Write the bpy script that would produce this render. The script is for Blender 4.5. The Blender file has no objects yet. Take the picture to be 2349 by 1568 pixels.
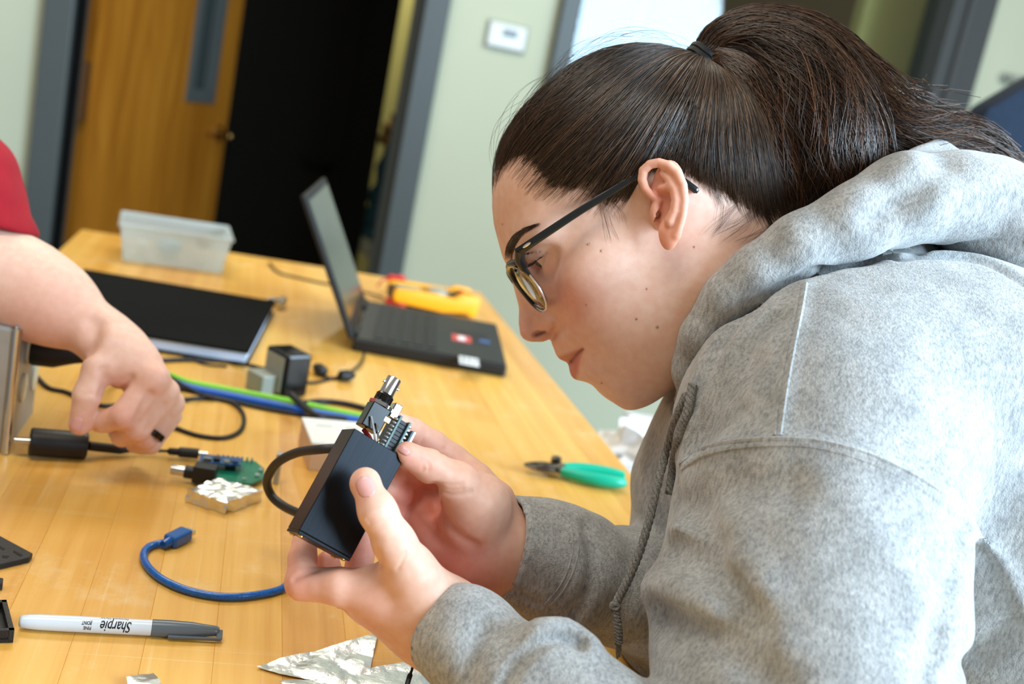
import bpy, bmesh, math, random
import numpy as np
from mathutils import Vector, Matrix

rnd = random.Random(7)
C = bpy.context.scene.collection
SC = bpy.context.scene

# ------------------------------------------------------------------ camera
PXW, PXH = 2349.0, 1568.0
FPX = 2500.0                      # focal length in pixels
PITCH, ROLL, YAW = math.radians(12.5), math.radians(11.6), math.radians(14.6)
TABLE_Z = 0.90
CAM_Z = TABLE_Z + 0.394
_fw = Vector((math.sin(YAW)*math.cos(PITCH), math.cos(YAW)*math.cos(PITCH), -math.sin(PITCH)))
_r0 = Vector((math.cos(YAW), -math.sin(YAW), 0))
_u0 = _r0.cross(_fw)
CX = (_r0*math.cos(ROLL) + _u0*math.sin(ROLL)).normalized()
CY = (-_r0*math.sin(ROLL) + _u0*math.cos(ROLL)).normalized()
CZ = -_fw
CAMP = Vector((0, 0, CAM_Z))
cam_data = bpy.data.cameras.new('camera')
cam = bpy.data.objects.new('camera', cam_data)
C.objects.link(cam)
m = Matrix.Identity(4)
for i in range(3):
    m[i][0], m[i][1], m[i][2], m[i][3] = CX[i], CY[i], CZ[i], CAMP[i]
cam.matrix_world = m
cam_data.sensor_width = 36.0
cam_data.sensor_fit = 'HORIZONTAL'
cam_data.lens = 36.0*FPX/PXW
cam_data.clip_start = 0.02
cam_data.clip_end = 60
cam_data.dof.use_dof = True
cam_data.dof.focus_distance = 0.718
cam_data.dof.aperture_fstop = 5.4
SC.camera = cam

# ------------------------------------------------------------------ light
SC.view_settings.view_transform = 'Standard'
SC.view_settings.look = 'None'
SC.view_settings.gamma = 1.0
SC.view_settings.use_curve_mapping = False
SC.view_settings.exposure = 0.1
world = bpy.data.worlds.new('room_ambient')
SC.world = world
world.use_nodes = True
wb = world.node_tree.nodes['Background']
wb.inputs[0].default_value = (1.0, 0.98, 0.94, 1)
wb.inputs[1].default_value = 0.29

def area_light(name, loc, target, sx, sy, power, col):
    ld = bpy.data.lights.new(name, 'AREA')
    ld.shape = 'RECTANGLE'; ld.size = sx; ld.size_y = sy
    ld.energy = power; ld.color = col
    o = bpy.data.objects.new(name, ld)
    C.objects.link(o)
    o.location = loc
    d = Vector(target) - Vector(loc)
    o.rotation_euler = d.to_track_quat('-Z', 'Y').to_euler()
    return o
# daylight from the tall windows on the right-hand wall, behind the sitter
area_light('daylight_window', (2.35, -0.55, 1.9), (0.5, 0.65, 1.15), 2.4, 1.5, 272, (0.60, 0.81, 1.0))
# ceiling fixtures
area_light('ceiling_panel_light', (-0.5, 0.5, 2.75), (-0.5, 0.5, 0), 1.2, 0.6, 19, (1.0, 0.95, 0.82))
area_light('ceiling_panel_light', (-0.2, 2.4, 2.75), (-0.2, 2.4, 0), 1.2, 0.6, 26, (1.0, 0.95, 0.80))
area_light('passage_ceiling_light', (0.66, 5.75, 2.7), (0.66, 5.75, 0), 0.25, 0.5, 22, (1.0, 0.95, 0.80))
area_light('ceiling_panel_light', (2.0, 2.6, 2.75), (2.0, 2.6, 0), 1.2, 0.6, 20, (1.0, 0.95, 0.80))

# ------------------------------------------------------------------ pixel helpers
def ray(px, py):
    return (CX*((px-PXW/2)/FPX) - CY*((py-PXH/2)/FPX) - CZ)
def W(px, py, z):                       # world point seen at a pixel, at camera depth z
    return CAMP + ray(px, py)*z
def TB(px, py, h=0.0):                  # point on (or h above) the table top
    d = ray(px, py)
    t = (TABLE_Z + h - CAM_Z)/d.z
    return CAMP + d*t
def PY(px, py, Y):                      # point on the vertical plane y = Y
    d = ray(px, py)
    return CAMP + d*(Y/d.y)
def to_world(P):                        # (N,3) camera-space array (x right, y up, z = depth) -> world
    P = np.atleast_2d(np.asarray(P, dtype=np.float64))
    M = np.array([list(CX), list(CY), list(_fw)])
    return P @ M + np.array(list(CAMP))
def cs(px, py, z):                      # camera-space point
    return np.array([(px-PXW/2)/FPX*z, -(py-PXH/2)/FPX*z, z])

# ------------------------------------------------------------------ object helpers
def tag(o, label=None, cat=None, group=None, kind=None):
    if label: o['label'] = label
    if cat: o['category'] = cat
    if group: o['group'] = group
    if kind: o['kind'] = kind
    return o
def thing(name, label, cat, loc, group=None, kind=None):
    o = bpy.data.objects.new(name, None)
    o.empty_display_size = 0.02
    C.objects.link(o)
    o.location = loc
    return tag(o, label, cat, group, kind)
def wloc(p):
    v = Vector((0, 0, 0))
    while p is not None:
        v = v + p.location; p = p.parent
    return v
def mesh_obj(name, verts, faces, mat, parent=None, smooth=False, loc=None, autosmooth=None):
    """verts in world coordinates; the object origin is put at its parent's (or loc)"""
    if parent is not None: base = wloc(parent)
    elif loc is not None: base = Vector(loc)
    else:
        a = np.asarray([tuple(v) for v in verts]); base = Vector(((a[:,0].min()+a[:,0].max())/2, (a[:,1].min()+a[:,1].max())/2, a[:,2].min()))
    me = bpy.data.meshes.new(name)
    me.from_pydata([(v[0]-base[0], v[1]-base[1], v[2]-base[2]) for v in verts], [], faces)
    me.update()
    if mat: me.materials.append(mat)
    if smooth:
        me.polygons.foreach_set('use_smooth', [True]*len(me.polygons))
        if autosmooth is not None:
            try: me.set_sharp_from_angle(angle=autosmooth)
            except Exception: pass
    o = bpy.data.objects.new(name, me)
    C.objects.link(o)
    if parent is not None: o.parent = parent
    else: o.location = base
    return o
class MB:
    """collects simple shapes (world coordinates) into one mesh"""
    def __init__(s): s.v = []; s.f = []
    def add(s, v, f):
        n = len(s.v); s.v += [tuple(x) for x in v]; s.f += [tuple(i+n for i in q) for q in f]; return s
    def box(s, c, sx, sy, sz, X=None, Y=None, Z=None, bev=0.0, seg=2):
        X = Vector(X or (1,0,0)); Y = Vector(Y or (0,1,0)); Z = Vector(Z or (0,0,1)); c = Vector(c)
        bm = bmesh.new(); bmesh.ops.create_cube(bm, size=1.0)
        for v in bm.verts: v.co = Vector((v.co.x*sx, v.co.y*sy, v.co.z*sz))
        if bev > 0: bmesh.ops.bevel(bm, geom=bm.edges[:], offset=bev, segments=seg, affect='EDGES', profile=0.5)
        bm.verts.index_update()
        s.add([c + X*v.co.x + Y*v.co.y + Z*v.co.z for v in bm.verts], [[v.index for v in f.verts] for f in bm.faces])
        bm.free(); return s
    def prism(s, poly, h, up=(0,0,1), bev=0.0):
        """poly: world points (bottom ring), extruded by h along up"""
        up = Vector(up); bm = bmesh.new()
        vs = [bm.verts.new(Vector(p)) for p in poly]
        f = bm.faces.new(vs); 
        r = bmesh.ops.extrude_face_region(bm, geom=[f])
        for g in r['geom']:
            if isinstance(g, bmesh.types.BMVert): g.co += up*h
        bmesh.ops.recalc_face_normals(bm, faces=bm.faces[:])
        if bev > 0: bmesh.ops.bevel(bm, geom=bm.edges[:], offset=bev, segments=2, affect='EDGES', profile=0.5)
        bm.verts.index_update()
        s.add([v.co.copy() for v in bm.verts], [[v.index for v in f.verts] for f in bm.faces]); bm.free(); return s
    def tube(s, pts, r, n=10, cap=True, flat=None):
        pts = [Vector(p) for p in pts]; N = len(pts)
        rs = r if hasattr(r, '__len__') else [r]*N
        t0 = (pts[1]-pts[0]).normalized()
        a = Vector((0,0,1)) if abs(t0.z) < 0.9 else Vector((1,0,0))
        nrm = (a - t0*a.dot(t0)).normalized(); vs = []; prev = t0
        for i, p in enumerate(pts):
            t = (pts[min(i+1,N-1)] - pts[max(i-1,0)])
            t = t.normalized() if t.length > 1e-9 else prev
            nrm = (nrm - t*nrm.dot(t)).normalized(); b = t.cross(nrm); prev = t
            for k in range(n):
                an = 2*math.pi*k/n
                ca, sa = math.cos(an), math.sin(an)
                if flat: ca *= flat
                vs.append(p + nrm*(ca*rs[i]) + b*(sa*rs[i]))
        fs = [(i*n+k, i*n+(k+1)%n, (i+1)*n+(k+1)%n, (i+1)*n+k) for i in range(N-1) for k in range(n)]
        if cap: fs += [tuple(range(n-1,-1,-1)), tuple((N-1)*n+k for k in range(n))]
        return s.add(vs, fs)
    def lathe(s, p0, axis, prof, n=20):
        """prof: list of (distance along axis, radius)"""
        ax = Vector(axis).normalized(); p0 = Vector(p0)
        a = Vector((0,0,1)) if abs(ax.z) < 0.9 else Vector((1,0,0))
        X = (a - ax*a.dot(ax)).normalized(); Y = ax.cross(X); vs = []
        for d, r in prof:
            for k in range(n):
                an = 2*math.pi*k/n; vs.append(p0 + ax*d + (X*math.cos(an)+Y*math.sin(an))*r)
        N = len(prof)
        fs = [(i*n+k, i*n+(k+1)%n, (i+1)*n+(k+1)%n, (i+1)*n+k) for i in range(N-1) for k in range(n)]
        fs += [tuple(range(n-1,-1,-1)), tuple((N-1)*n+k for k in range(n))]
        return s.add(vs, fs)
    def obj(s, name, mat, parent=None, smooth=False, loc=None, auto=0.7):
        return mesh_obj(name, s.v, s.f, mat, parent, smooth, loc, auto)
def spline(pts, n=8):
    """Catmull-Rom through the points"""
    P = [Vector(p) for p in pts]; out = []
    for i in range(len(P)-1):
        p0 = P[max(i-1,0)]; p1 = P[i]; p2 = P[i+1]; p3 = P[min(i+2,len(P)-1)]
        for k in range(n):
            t = k/n
            out.append(0.5*((2*p1) + (p2-p0)*t + (2*p0-5*p1+4*p2-p3)*t*t + (3*p1-p0-3*p2+p3)*t*t*t))
    out.append(P[-1].copy()); return out

# ------------------------------------------------------------------ materials
def srgb(r, g, b):
    f = lambda c: (c/12.92 if c <= 0.04045 else ((c+0.055)/1.055)**2.4)
    return (f(r/255), f(g/255), f(b/255), 1)
class NT:
    def __init__(s, name):
        s.m = bpy.data.materials.new(name); s.m.use_nodes = True
        s.t = s.m.node_tree; s.n = s.t.nodes; s.b = s.n['Principled BSDF']
    def node(s, typ, **kw):
        x = s.n.new(typ)
        for k, v in kw.items():
            if k.startswith('i_'):
                key = k[2:].replace('_', ' ')
                x.inputs[int(key) if key.isdigit() else key].default_value = v
            else: setattr(x, k, v)
        return x
    def link(s, a, ao, b, bi): s.t.links.new(a.outputs[ao], b.inputs[bi])
    def ramp(s, stops):
        x = s.n.new('ShaderNodeValToRGB'); e = x.color_ramp.elements
        while len(e) < len(stops): e.new(0.5)
        for i, (p, c) in enumerate(stops): e[i].position = p; e[i].color = c
        return x
def mat(name, col, rough=0.5, metal=0.0, spec=0.5, noise=0.0, scale=40, bump=0.0, bscale=200, trans=0.0, ior=1.45, emit=None, estr=0, coat=0, sheen=0, aniso=0, sss=0):
    t = NT(name); b = t.b
    b.inputs['Base Color'].default_value = col
    b.inputs['Roughness'].default_value = rough
    b.inputs['Metallic'].default_value = metal
    b.inputs['Specular IOR Level'].default_value = spec
    b.inputs['IOR'].default_value = ior
    b.inputs['Transmission Weight'].default_value = trans
    b.inputs['Coat Weight'].default_value = coat
    b.inputs['Sheen Weight'].default_value = sheen
    if sss: b.inputs['Subsurface Weight'].default_value = sss; b.inputs['Subsurface Radius'].default_value = (0.01,0.006,0.004)
    if emit: b.inputs['Emission Color'].default_value = emit; b.inputs['Emission Strength'].default_value = estr
    tc = None
    if noise or bump: tc = t.node('ShaderNodeTexCoord')
    if noise:
        nz = t.node('ShaderNodeTexNoise', i_Scale=scale, i_Detail=4.0)
        t.link(tc, 'Object', nz, 'Vector')
        lo = tuple(c*(1-noise) for c in col[:3])+(1,); hi = tuple(min(1, c*(1+noise)) for c in col[:3])+(1,)
        r = t.ramp([(0.3, lo), (0.7, hi)])
        t.link(nz, 'Fac', r, 'Fac'); t.link(r, 'Color', b, 'Base Color')
    if bump:
        nz = t.node('ShaderNodeTexNoise', i_Scale=bscale, i_Detail=3.0)
        t.link(tc, 'Object', nz, 'Vector')
        bp = t.node('ShaderNodeBump', i_Strength=bump, i_Distance=0.002)
        t.link(nz, 'Fac', bp, 'Height'); t.link(bp, 'Normal', b, 'Normal')
    return t.m
# ================================================================== materials
def wood_table():
    t = NT('varnished_maple'); b = t.b
    tc = t.node('ShaderNodeTexCoord'); oi = t.node('ShaderNodeObjectInfo')
    mp = t.node('ShaderNodeMapping'); mp.inputs['Scale'].default_value = (60, 2.2, 60)
    ad = t.node('ShaderNodeVectorMath', operation='ADD'); t.link(tc, 'Object', ad, 0); t.link(oi, 'Location', ad, 1)
    t.link(ad, 'Vector', mp, 'Vector')
    nz = t.node('ShaderNodeTexNoise', i_Scale=1.6, i_Detail=6.0, i_Roughness=0.6); t.link(mp, 'Vector', nz, 'Vector')
    r = t.ramp([(0.25, srgb(209, 155, 66)), (0.5, srgb(223, 173, 84)), (0.8, srgb(232, 187, 105))])
    t.link(nz, 'Fac', r, 'Fac')
    # per-plank tint
    r2 = t.ramp([(0.0, srgb(219, 180, 128)), (0.5, srgb(250, 240, 220)), (1.0, srgb(255, 252, 235))]); t.link(oi, 'Random', r2, 'Fac')
    mx = t.node('ShaderNodeMix', data_type='RGBA', blend_type='MULTIPLY'); mx.inputs['Factor'].default_value = 0.45
    t.link(r, 'Color', mx, 'A'); t.link(r2, 'Color', mx, 'B')
    # worn, scuffed varnish
    n3 = t.node('ShaderNodeTexNoise', i_Scale=14.0, i_Detail=8.0, i_Roughness=0.72); t.link(ad, 'Vector', n3, 'Vector')
    r3 = t.ramp([(0.55, (0,0,0,1)), (0.72, (1,1,1,1))]); t.link(n3, 'Fac', r3, 'Fac')
    mx2 = t.node('ShaderNodeMix', data_type='RGBA'); mx2.inputs['B'].default_value = srgb(226, 200, 150)
    mu = t.node('ShaderNodeMath', operation='MULTIPLY'); mu.inputs[1].default_value = 0.55; t.link(r3, 'Color', mu, 0)
    t.link(mu, 'Value', mx2, 'Factor'); t.link(mx, 'Result', mx2, 'A')
    # fine scratches in two directions
    last = mx2
    for k, (sc, rot) in enumerate((((3, 300, 3), 0.35), ((260, 4, 3), 0.15))):
        m2 = t.node('ShaderNodeMapping'); m2.inputs['Scale'].default_value = sc; m2.inputs['Rotation'].default_value = (0, 0, rot)
        t.link(ad, 'Vector', m2, 'Vector')
        n4 = t.node('ShaderNodeTexNoise', i_Scale=1.0, i_Detail=3.0); t.link(m2, 'Vector', n4, 'Vector')
        r4 = t.ramp([(0.62, (0,0,0,1)), (0.80, (0.30,0.30,0.30,1))]); t.link(n4, 'Fac', r4, 'Fac')
        m3 = t.node('ShaderNodeMix', data_type='RGBA'); m3.inputs['B'].default_value = srgb(236, 215, 170)
        t.link(r4, 'Color', m3, 'Factor'); t.link(last, 'Result', m3, 'A'); last = m3
    t.link(last, 'Result', b, 'Base Color')
    rr = t.ramp([(0.0, (0.25,0.25,0.25,1)), (1.0, (0.42,0.42,0.42,1))]); t.link(n3, 'Fac', rr, 'Fac'); t.link(rr, 'Color', b, 'Roughness')
    b.inputs['Specular IOR Level'].default_value = 0.45
    bp = t.node('ShaderNodeBump', i_Strength=0.08, i_Distance=0.001); t.link(nz, 'Fac', bp, 'Height'); t.link(bp, 'Normal', b, 'Normal')
    return t.m
def wood_door():
    t = NT('oak_veneer'); b = t.b
    tc = t.node('ShaderNodeTexCoord'); mp = t.node('ShaderNodeMapping'); mp.inputs['Scale'].default_value = (9, 9, 0.9); t.link(tc, 'Object', mp, 'Vector')
    nz = t.node('ShaderNodeTexNoise', i_Scale=1.3, i_Detail=5.0, i_Distortion=1.2); t.link(mp, 'Vector', nz, 'Vector')
    r = t.ramp([(0.3, srgb(140, 84, 18)), (0.55, srgb(162, 104, 28)), (0.75, srgb(174, 116, 38))]); t.link(nz, 'Fac', r, 'Fac')
    t.link(r, 'Color', b, 'Base Color'); b.inputs['Roughness'].default_value = 0.4
    return t.m
M = {}
M['table'] = wood_table()
M['door'] = wood_door()
M['wall'] = mat('painted_wall', srgb(192, 196, 172), 0.85, noise=0.02, scale=3)
M['wall_y'] = mat('yellow_painted_wall', srgb(196, 190, 122), 0.9, noise=0.02, scale=3)
M['wall_br'] = mat('brown_wall', srgb(112, 96, 52), 0.9, noise=0.04, scale=3)
M['frame'] = mat('grey_painted_steel', srgb(76, 82, 82), 0.45)
M['frame_dk'] = mat('dark_grey_painted_steel', srgb(64, 66, 66), 0.5)
M['dark'] = mat('unlit_olive_tone', srgb(13, 13, 9), 0.85, spec=0.1)  # the unlit darkness of the passage is put into this colour
M['blackm'] = mat('black_paint', srgb(8, 9, 10), 0.8, spec=0.1)
M['floor'] = mat('grey_floor_tile', srgb(120, 116, 105), 0.5, noise=0.08, scale=30)
M['ceil'] = mat('ceiling_tile', srgb(225, 225, 215), 0.9)
M['brass'] = mat('worn_brass', srgb(214, 170, 100), 0.3, metal=1.0)
M['bronze'] = mat('bronze_hinge', srgb(96, 62, 30), 0.45, metal=0.6)
M['chrome'] = mat('nickel_plate', srgb(205, 203, 200), 0.18, metal=1.0)
M['steel'] = mat('brushed_steel', srgb(165, 166, 166), 0.45, metal=0.6, noise=0.08, scale=60)
M['black'] = mat('black_plastic', srgb(17, 17, 18), 0.45)
M['blackg'] = mat('glossy_black_plastic', srgb(12, 13, 14), 0.25)
M['rubber'] = mat('black_rubber', srgb(20, 20, 20), 0.55)
M['cable_gr'] = mat('dark_grey_cable', srgb(44, 42, 40), 0.5)
M['white'] = mat('white_plastic', srgb(225, 228, 224), 0.4)
M['ivory'] = mat('ivory_plastic', srgb(214, 214, 190), 0.4)
M['grey'] = mat('grey_plastic', srgb(150, 155, 145), 0.5)
M['lens_dark'] = mat('dark_display', srgb(52, 60, 60), 0.2)
def glass_mat(name, col, fac=0.12, rough=0.02):
    t = NT(name); out = t.n['Material Output']
    tr = t.node('ShaderNodeBsdfTransparent'); tr.inputs[0].default_value = col
    gl = t.node('ShaderNodeBsdfGlossy'); gl.inputs['Roughness'].default_value = rough
    fr = t.node('ShaderNodeFresnel', i_IOR=1.45)
    ad = t.node('ShaderNodeMath', operation='ADD'); ad.inputs[1].default_value = fac; ad.use_clamp = True; t.link(fr, 0, ad, 0)
    mx = t.node('ShaderNodeMixShader'); t.link(ad, 0, mx, 0); t.link(tr, 0, mx, 1); t.link(gl, 0, mx, 2); t.link(mx, 0, out, 'Surface')
    return t.m
M['glass'] = glass_mat('window_glass', (0.93, 0.96, 0.95, 1), 0.0)

# ================================================================== room
WY = 3.917                                    # the wall with the doors stands square to the bench
HC = 2.8
def structure(o): o['kind'] = 'structure'; return o
structure(MB().box((0.6, 3.2, -0.025), 8, 10.0, 0.05).obj('floor', M['floor']))
wb_ = MB()
def wallrect(mb, x0, x1, z0, z1, y=WY, th=0.12): return mb.box(((x0+x1)/2, y+th/2, (z0+z1)/2), x1-x0, th, z1-z0)
DX0, DX1, DH = -0.66, 0.50, 2.12              # doorway
IX0, IX1, IZ0, IZ1 = 1.00, 2.44, 1.02, 2.35   # window into the next room
wallrect(wb_, -3.4, DX0, 0, HC); wallrect(wb_, DX0, DX1, DH, HC); wallrect(wb_, DX1, IX0, 0, HC)
wallrect(wb_, IX0, IX1, 0, IZ0); wallrect(wb_, IX0, IX1, IZ1, HC); wallrect(wb_, IX1, 4.6, 0, HC)
structure(wb_.obj('wall_back', M['wall']))
# steel door frame: two jambs and a head, each a separate length
dfr = thing('trim_1', 'grey steel frame round the open wooden door', None, ((DX0+DX1)/2, WY, 0), kind='structure')
for x0, x1 in ((-0.729, -0.640), (0.470, 0.556)):
    MB().box(((x0+x1)/2, WY+0.05, DH/2), x1-x0, 0.19, DH, bev=0.004).obj('jamb', M['frame'], dfr)
    xs = x1 if x0 < 0 else x0
    MB().box((xs+(0.012 if x0 < 0 else -0.012), WY+0.085, DH/2), 0.024, 0.03, DH).obj('door_stop', M['frame'], dfr)
MB().box((-0.628, WY+0.03, DH/2), 0.026, 0.05, DH).obj('hinge_gap_shade', M['blackm'], dfr)  # dark strip added to stand for the shade in the hinge gap
MB().box(((DX0+DX1)/2, WY+0.05, DH+0.02), 1.29, 0.19, 0.09, bev=0.004).obj('head_rail', M['frame'], dfr)
wfr = thing('trim_2', 'grey steel frame round the window to the next room', None, ((IX0+IX1)/2, WY, IZ0), kind='structure')
for x0, x1, m_ in ((0.945, 1.012, 'frame'), (2.435, 2.615, 'frame_dk')):
    MB().box(((x0+x1)/2, WY+0.05, (IZ0+IZ1)/2), x1-x0, 0.20, IZ1-IZ0+0.1, bev=0.004).obj('jamb', M[m_], wfr)
MB().box((2.50, WY-0.06, (IZ0+IZ1)/2), 0.03, 0.03, IZ1-IZ0+0.1, bev=0.004).obj('jamb_lip', M['frame_dk'], wfr)
for z in (IZ0, IZ1): MB().box(((IX0+IX1)/2, WY+0.05, z), IX1-IX0, 0.19, 0.07, bev=0.004).obj('rail', M['frame'], wfr)
gw = thing('window_1', 'glazed window into the next room behind the sitter', None, ((IX0+IX1)/2, WY+0.06, IZ0), kind='structure')
MB().box(((IX0+IX1)/2, WY+0.06, (IZ0+IZ1)/2), IX1-IX0, 0.006, IZ1-IZ0).obj('pane', M['glass'], gw)
# dark room behind the open door
structure(MB().box((-0.05, WY+2.6, HC/2), 3.2, 0.1, HC).obj('wall_far', M['wall_y']))
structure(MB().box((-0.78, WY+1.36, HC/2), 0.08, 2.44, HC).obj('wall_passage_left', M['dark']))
structure(MB().box((0.86, WY+1.36, HC/2), 0.08, 2.44, HC).obj('wall_passage_right', M['wall_y']))
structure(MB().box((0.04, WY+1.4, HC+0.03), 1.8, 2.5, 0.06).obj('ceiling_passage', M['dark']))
# next room seen through the window
structure(MB().box((2.9, WY+2.9, HC/2), 4.0, 0.1, HC).obj('wall_next_room', M['wall_br']))
structure(MB().box((2.66, WY+0.62, HC/2), 0.5, 0.08, HC).obj('wall_next_room_pier', M['wall_y']))
nw = thing('window_2', 'bright outside window seen through the next room', None, (1.7, WY+2.84, 0.9), kind='structure')
M['daylight'] = mat('bright_daylight_pane', srgb(90, 120, 140), 0.5, emit=srgb(150, 200, 236), estr=0.52)
for x0, x1 in ((1.62, 2.10), (2.14, 2.58)):
    for z0, z1 in ((1.15, 2.1), (2.14, 2.6)):
        MB().box(((x0+x1)/2, WY+2.82, (z0+z1)/2), x1-x0, 0.02, z1-z0).obj('pane', M['daylight'], nw)
M['frost'] = mat('pale_green_blind', srgb(130, 150, 140), 0.8)
for x0, x1 in ((1.57, 1.62), (2.10, 2.14), (2.58, 2.63)): MB().box(((x0+x1)/2, WY+2.81, 1.87), x1-x0, 0.06, 1.5).obj('mullion', M['white'], nw)
MB().box((2.1, WY+2.81, 2.12), 1.06, 0.06, 0.04).obj('transom', M['white'], nw)
MB().box((1.45, WY+2.80, 1.87), 0.24, 0.04, 1.5).obj('blind', M['frost'], nw)

# ---- wooden door, hinged at the left jamb, swung away into the passage
hx, hy = -0.606, WY+0.14
an = math.radians(61)
ddx, ddy = math.cos(an), math.sin(an)
dX = Vector((ddx, ddy, 0)); dN = Vector((ddy, -ddx, 0))     # dN faces the camera side
door = thing('door_1', 'light oak veneer door standing ajar with narrow window', None, (hx, hy, 0), kind='structure')
DWD = 0.90
def dpt(s, z, n=0.0): return Vector((hx, hy, 0)) + dX*s + Vector((0,0,z)) + dN*n
def dbox(s0, s1, z0, z1, n0, n1, bev=0.0): return MB().box(dpt((s0+s1)/2, (z0+z1)/2, (n0+n1)/2), s1-s0, z1-z0, n1-n0, X=dX, Y=(0,0,1), Z=dN, bev=bev)
L0, L1, LZ0, LZ1 = 0.60, 0.73, 1.06, 1.95
leaf = MB()
for a in ((0, L0, 0.01, 2.08), (L1, DWD, 0.01, 2.08), (L0, L1, 0.01, LZ0), (L0, L1, LZ1, 2.08)):
    q = dbox(*a, -0.022, 0.022); leaf.add(q.v, q.f)
leaf.obj('door_leaf', M['door'], door)
for a in ((L0-0.035, L0+0.01, LZ0-0.04, LZ1+0.04), (L1-0.01, L1+0.035, LZ0-0.04, LZ1+0.04), (L0, L1, LZ0-0.04, LZ0+0.012), (L0, L1, LZ1-0.012, LZ1+0.04)):
    dbox(*a, -0.03, 0.032, bev=0.003).obj('lite_frame', M['frame'], door)
dbox(L0, L1, LZ0, LZ1, -0.003, 0.003).obj('pane', M['lens_dark'], door)
hd = MB().lathe(dpt(0.835, 0.90, 0.022), dN, [(0, 0.034), (0.008, 0.034), (0.014, 0.022), (0.045, 0.013), (0.06, 0.014), (0.068, 0.008)])
hd.tube([dpt(0.835, 0.90, 0.072), dpt(0.80, 0.903, 0.076), dpt(0.72, 0.905, 0.072)], [0.013, 0.011, 0.008])
hd.obj('lever_handle', M['brass'], door, True)
for z in (0.35, 1.02, 1.75):
    h_ = MB().box((hx-0.006, hy-0.02, z), 0.04, 0.03, 0.20).tube([(hx-0.01, hy-0.04, z-0.1), (hx-0.01, hy-0.04, z+0.1)], 0.011)
    h_.obj('hinge', M['bronze'], door)
# ---- second, black-edged dark door inside the passage
d2 = thing('door_2', 'dark olive door with black lever inside the unlit passage', None, (0.15, WY+0.95, 0), kind='structure')
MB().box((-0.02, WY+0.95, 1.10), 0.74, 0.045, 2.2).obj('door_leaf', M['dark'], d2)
MB().box((0.415, WY+0.93, 1.10), 0.13, 0.12, 2.2, bev=0.004).obj('door_jamb', M['blackm'], d2)
MB().box((-0.44, WY+0.93, 1.10), 0.10, 0.12, 2.2, bev=0.004).obj('door_jamb', M['blackm'], d2)
MB().lathe((0.29, WY+0.925, 0.86), (0, -1, 0), [(0, 0.03), (0.01, 0.03), (0.02, 0.012), (0.06, 0.012)]).tube([(0.29, WY+0.87, 0.86), (0.18, WY+0.87, 0.865)], 0.012).obj('lever_handle', M['blackm'], d2, True)
# coat hanging in the gap beside the jamb
hb = thing('hanging_jacket', 'teal and tan jacket hanging in the gap beside the dark door', 'jacket', (0.585, WY+1.35, 0.55))
M['teal'] = mat('teal_cloth', srgb(52, 96, 120), 0.9, noise=0.25, scale=18); M['tan'] = mat('tan_cloth', srgb(150, 118, 72), 0.9)
def blob(pts, rs, n=12):
    return MB().tube(spline(pts, 5), [rs[0]+(rs[-1]-rs[0])*i/((len(pts)-1)*5) + 0.012*math.sin(i*1.9) for i in range((len(pts)-1)*5+1)], n)
blob([(0.60, WY+1.35, 1.02), (0.59, WY+1.34, 0.80), (0.575, WY+1.34, 0.62), (0.56, WY+1.34, 0.50)], [0.035, 0.07]).obj('jacket_body', M['teal'], hb, True)
blob([(0.60, WY+1.33, 1.10), (0.56, WY+1.32, 1.02), (0.55, WY+1.32, 0.95)], [0.02, 0.03]).obj('collar', M['tan'], hb, True)
MB().tube(spline([(0.60, WY+1.33, 1.08), (0.62, WY+1.34, 1.16), (0.74, WY+1.35, 1.20), (0.83, WY+1.35, 1.19)], 4), 0.008).obj('hanger_hook', M['steel'], hb)
blob([(0.53, WY+1.33, 0.52), (0.56, WY+1.34, 0.46), (0.60, WY+1.34, 0.45)], [0.05, 0.05]).obj('hem', M['white'], hb, True)

# ---- thermostat
th = thing('thermostat', 'small white thermostat on the pale wall', 'thermostat', (0.775, WY, 1.44))
tc_ = Vector((0.775, WY-0.012, 1.487))
MB().box(tc_, 0.135, 0.024, 0.082, bev=0.006).obj('case', M['white'], th)
MB().box(tc_+Vector((0, 0.008, 0)), 0.15, 0.01, 0.096, bev=0.003).obj('back_plate', M['grey'], th)
MB().box(tc_+Vector((0.008, -0.0125, 0.012)), 0.052, 0.002, 0.024).obj('display', M['lens_dark'], th)
# ---- pull bar on the wall at the far right
pb = thing('grab_bar', 'grey horizontal bar fixed to the wall at the right', 'bar', (2.98, WY, 1.66))
c0 = PY(2315, 178, WY-0.04); c1 = PY(2420, 200, WY-0.04)
MB().tube([c0, c1], 0.016).obj('rail', M['grey'], pb, True)
for c_ in (c0, c1): MB().lathe(c_, (0, 1, 0), [(0, 0.012), (0.03, 0.012), (0.034, 0.022), (0.04, 0.022)]).obj('bracket', M['grey'], pb, True)
pb.location = (c0.x, WY, c0.z)
for ch in pb.children:
    ch.location = Vector((2.98, WY, 1.66)) - Vector((c0.x, WY, c0.z))

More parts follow.
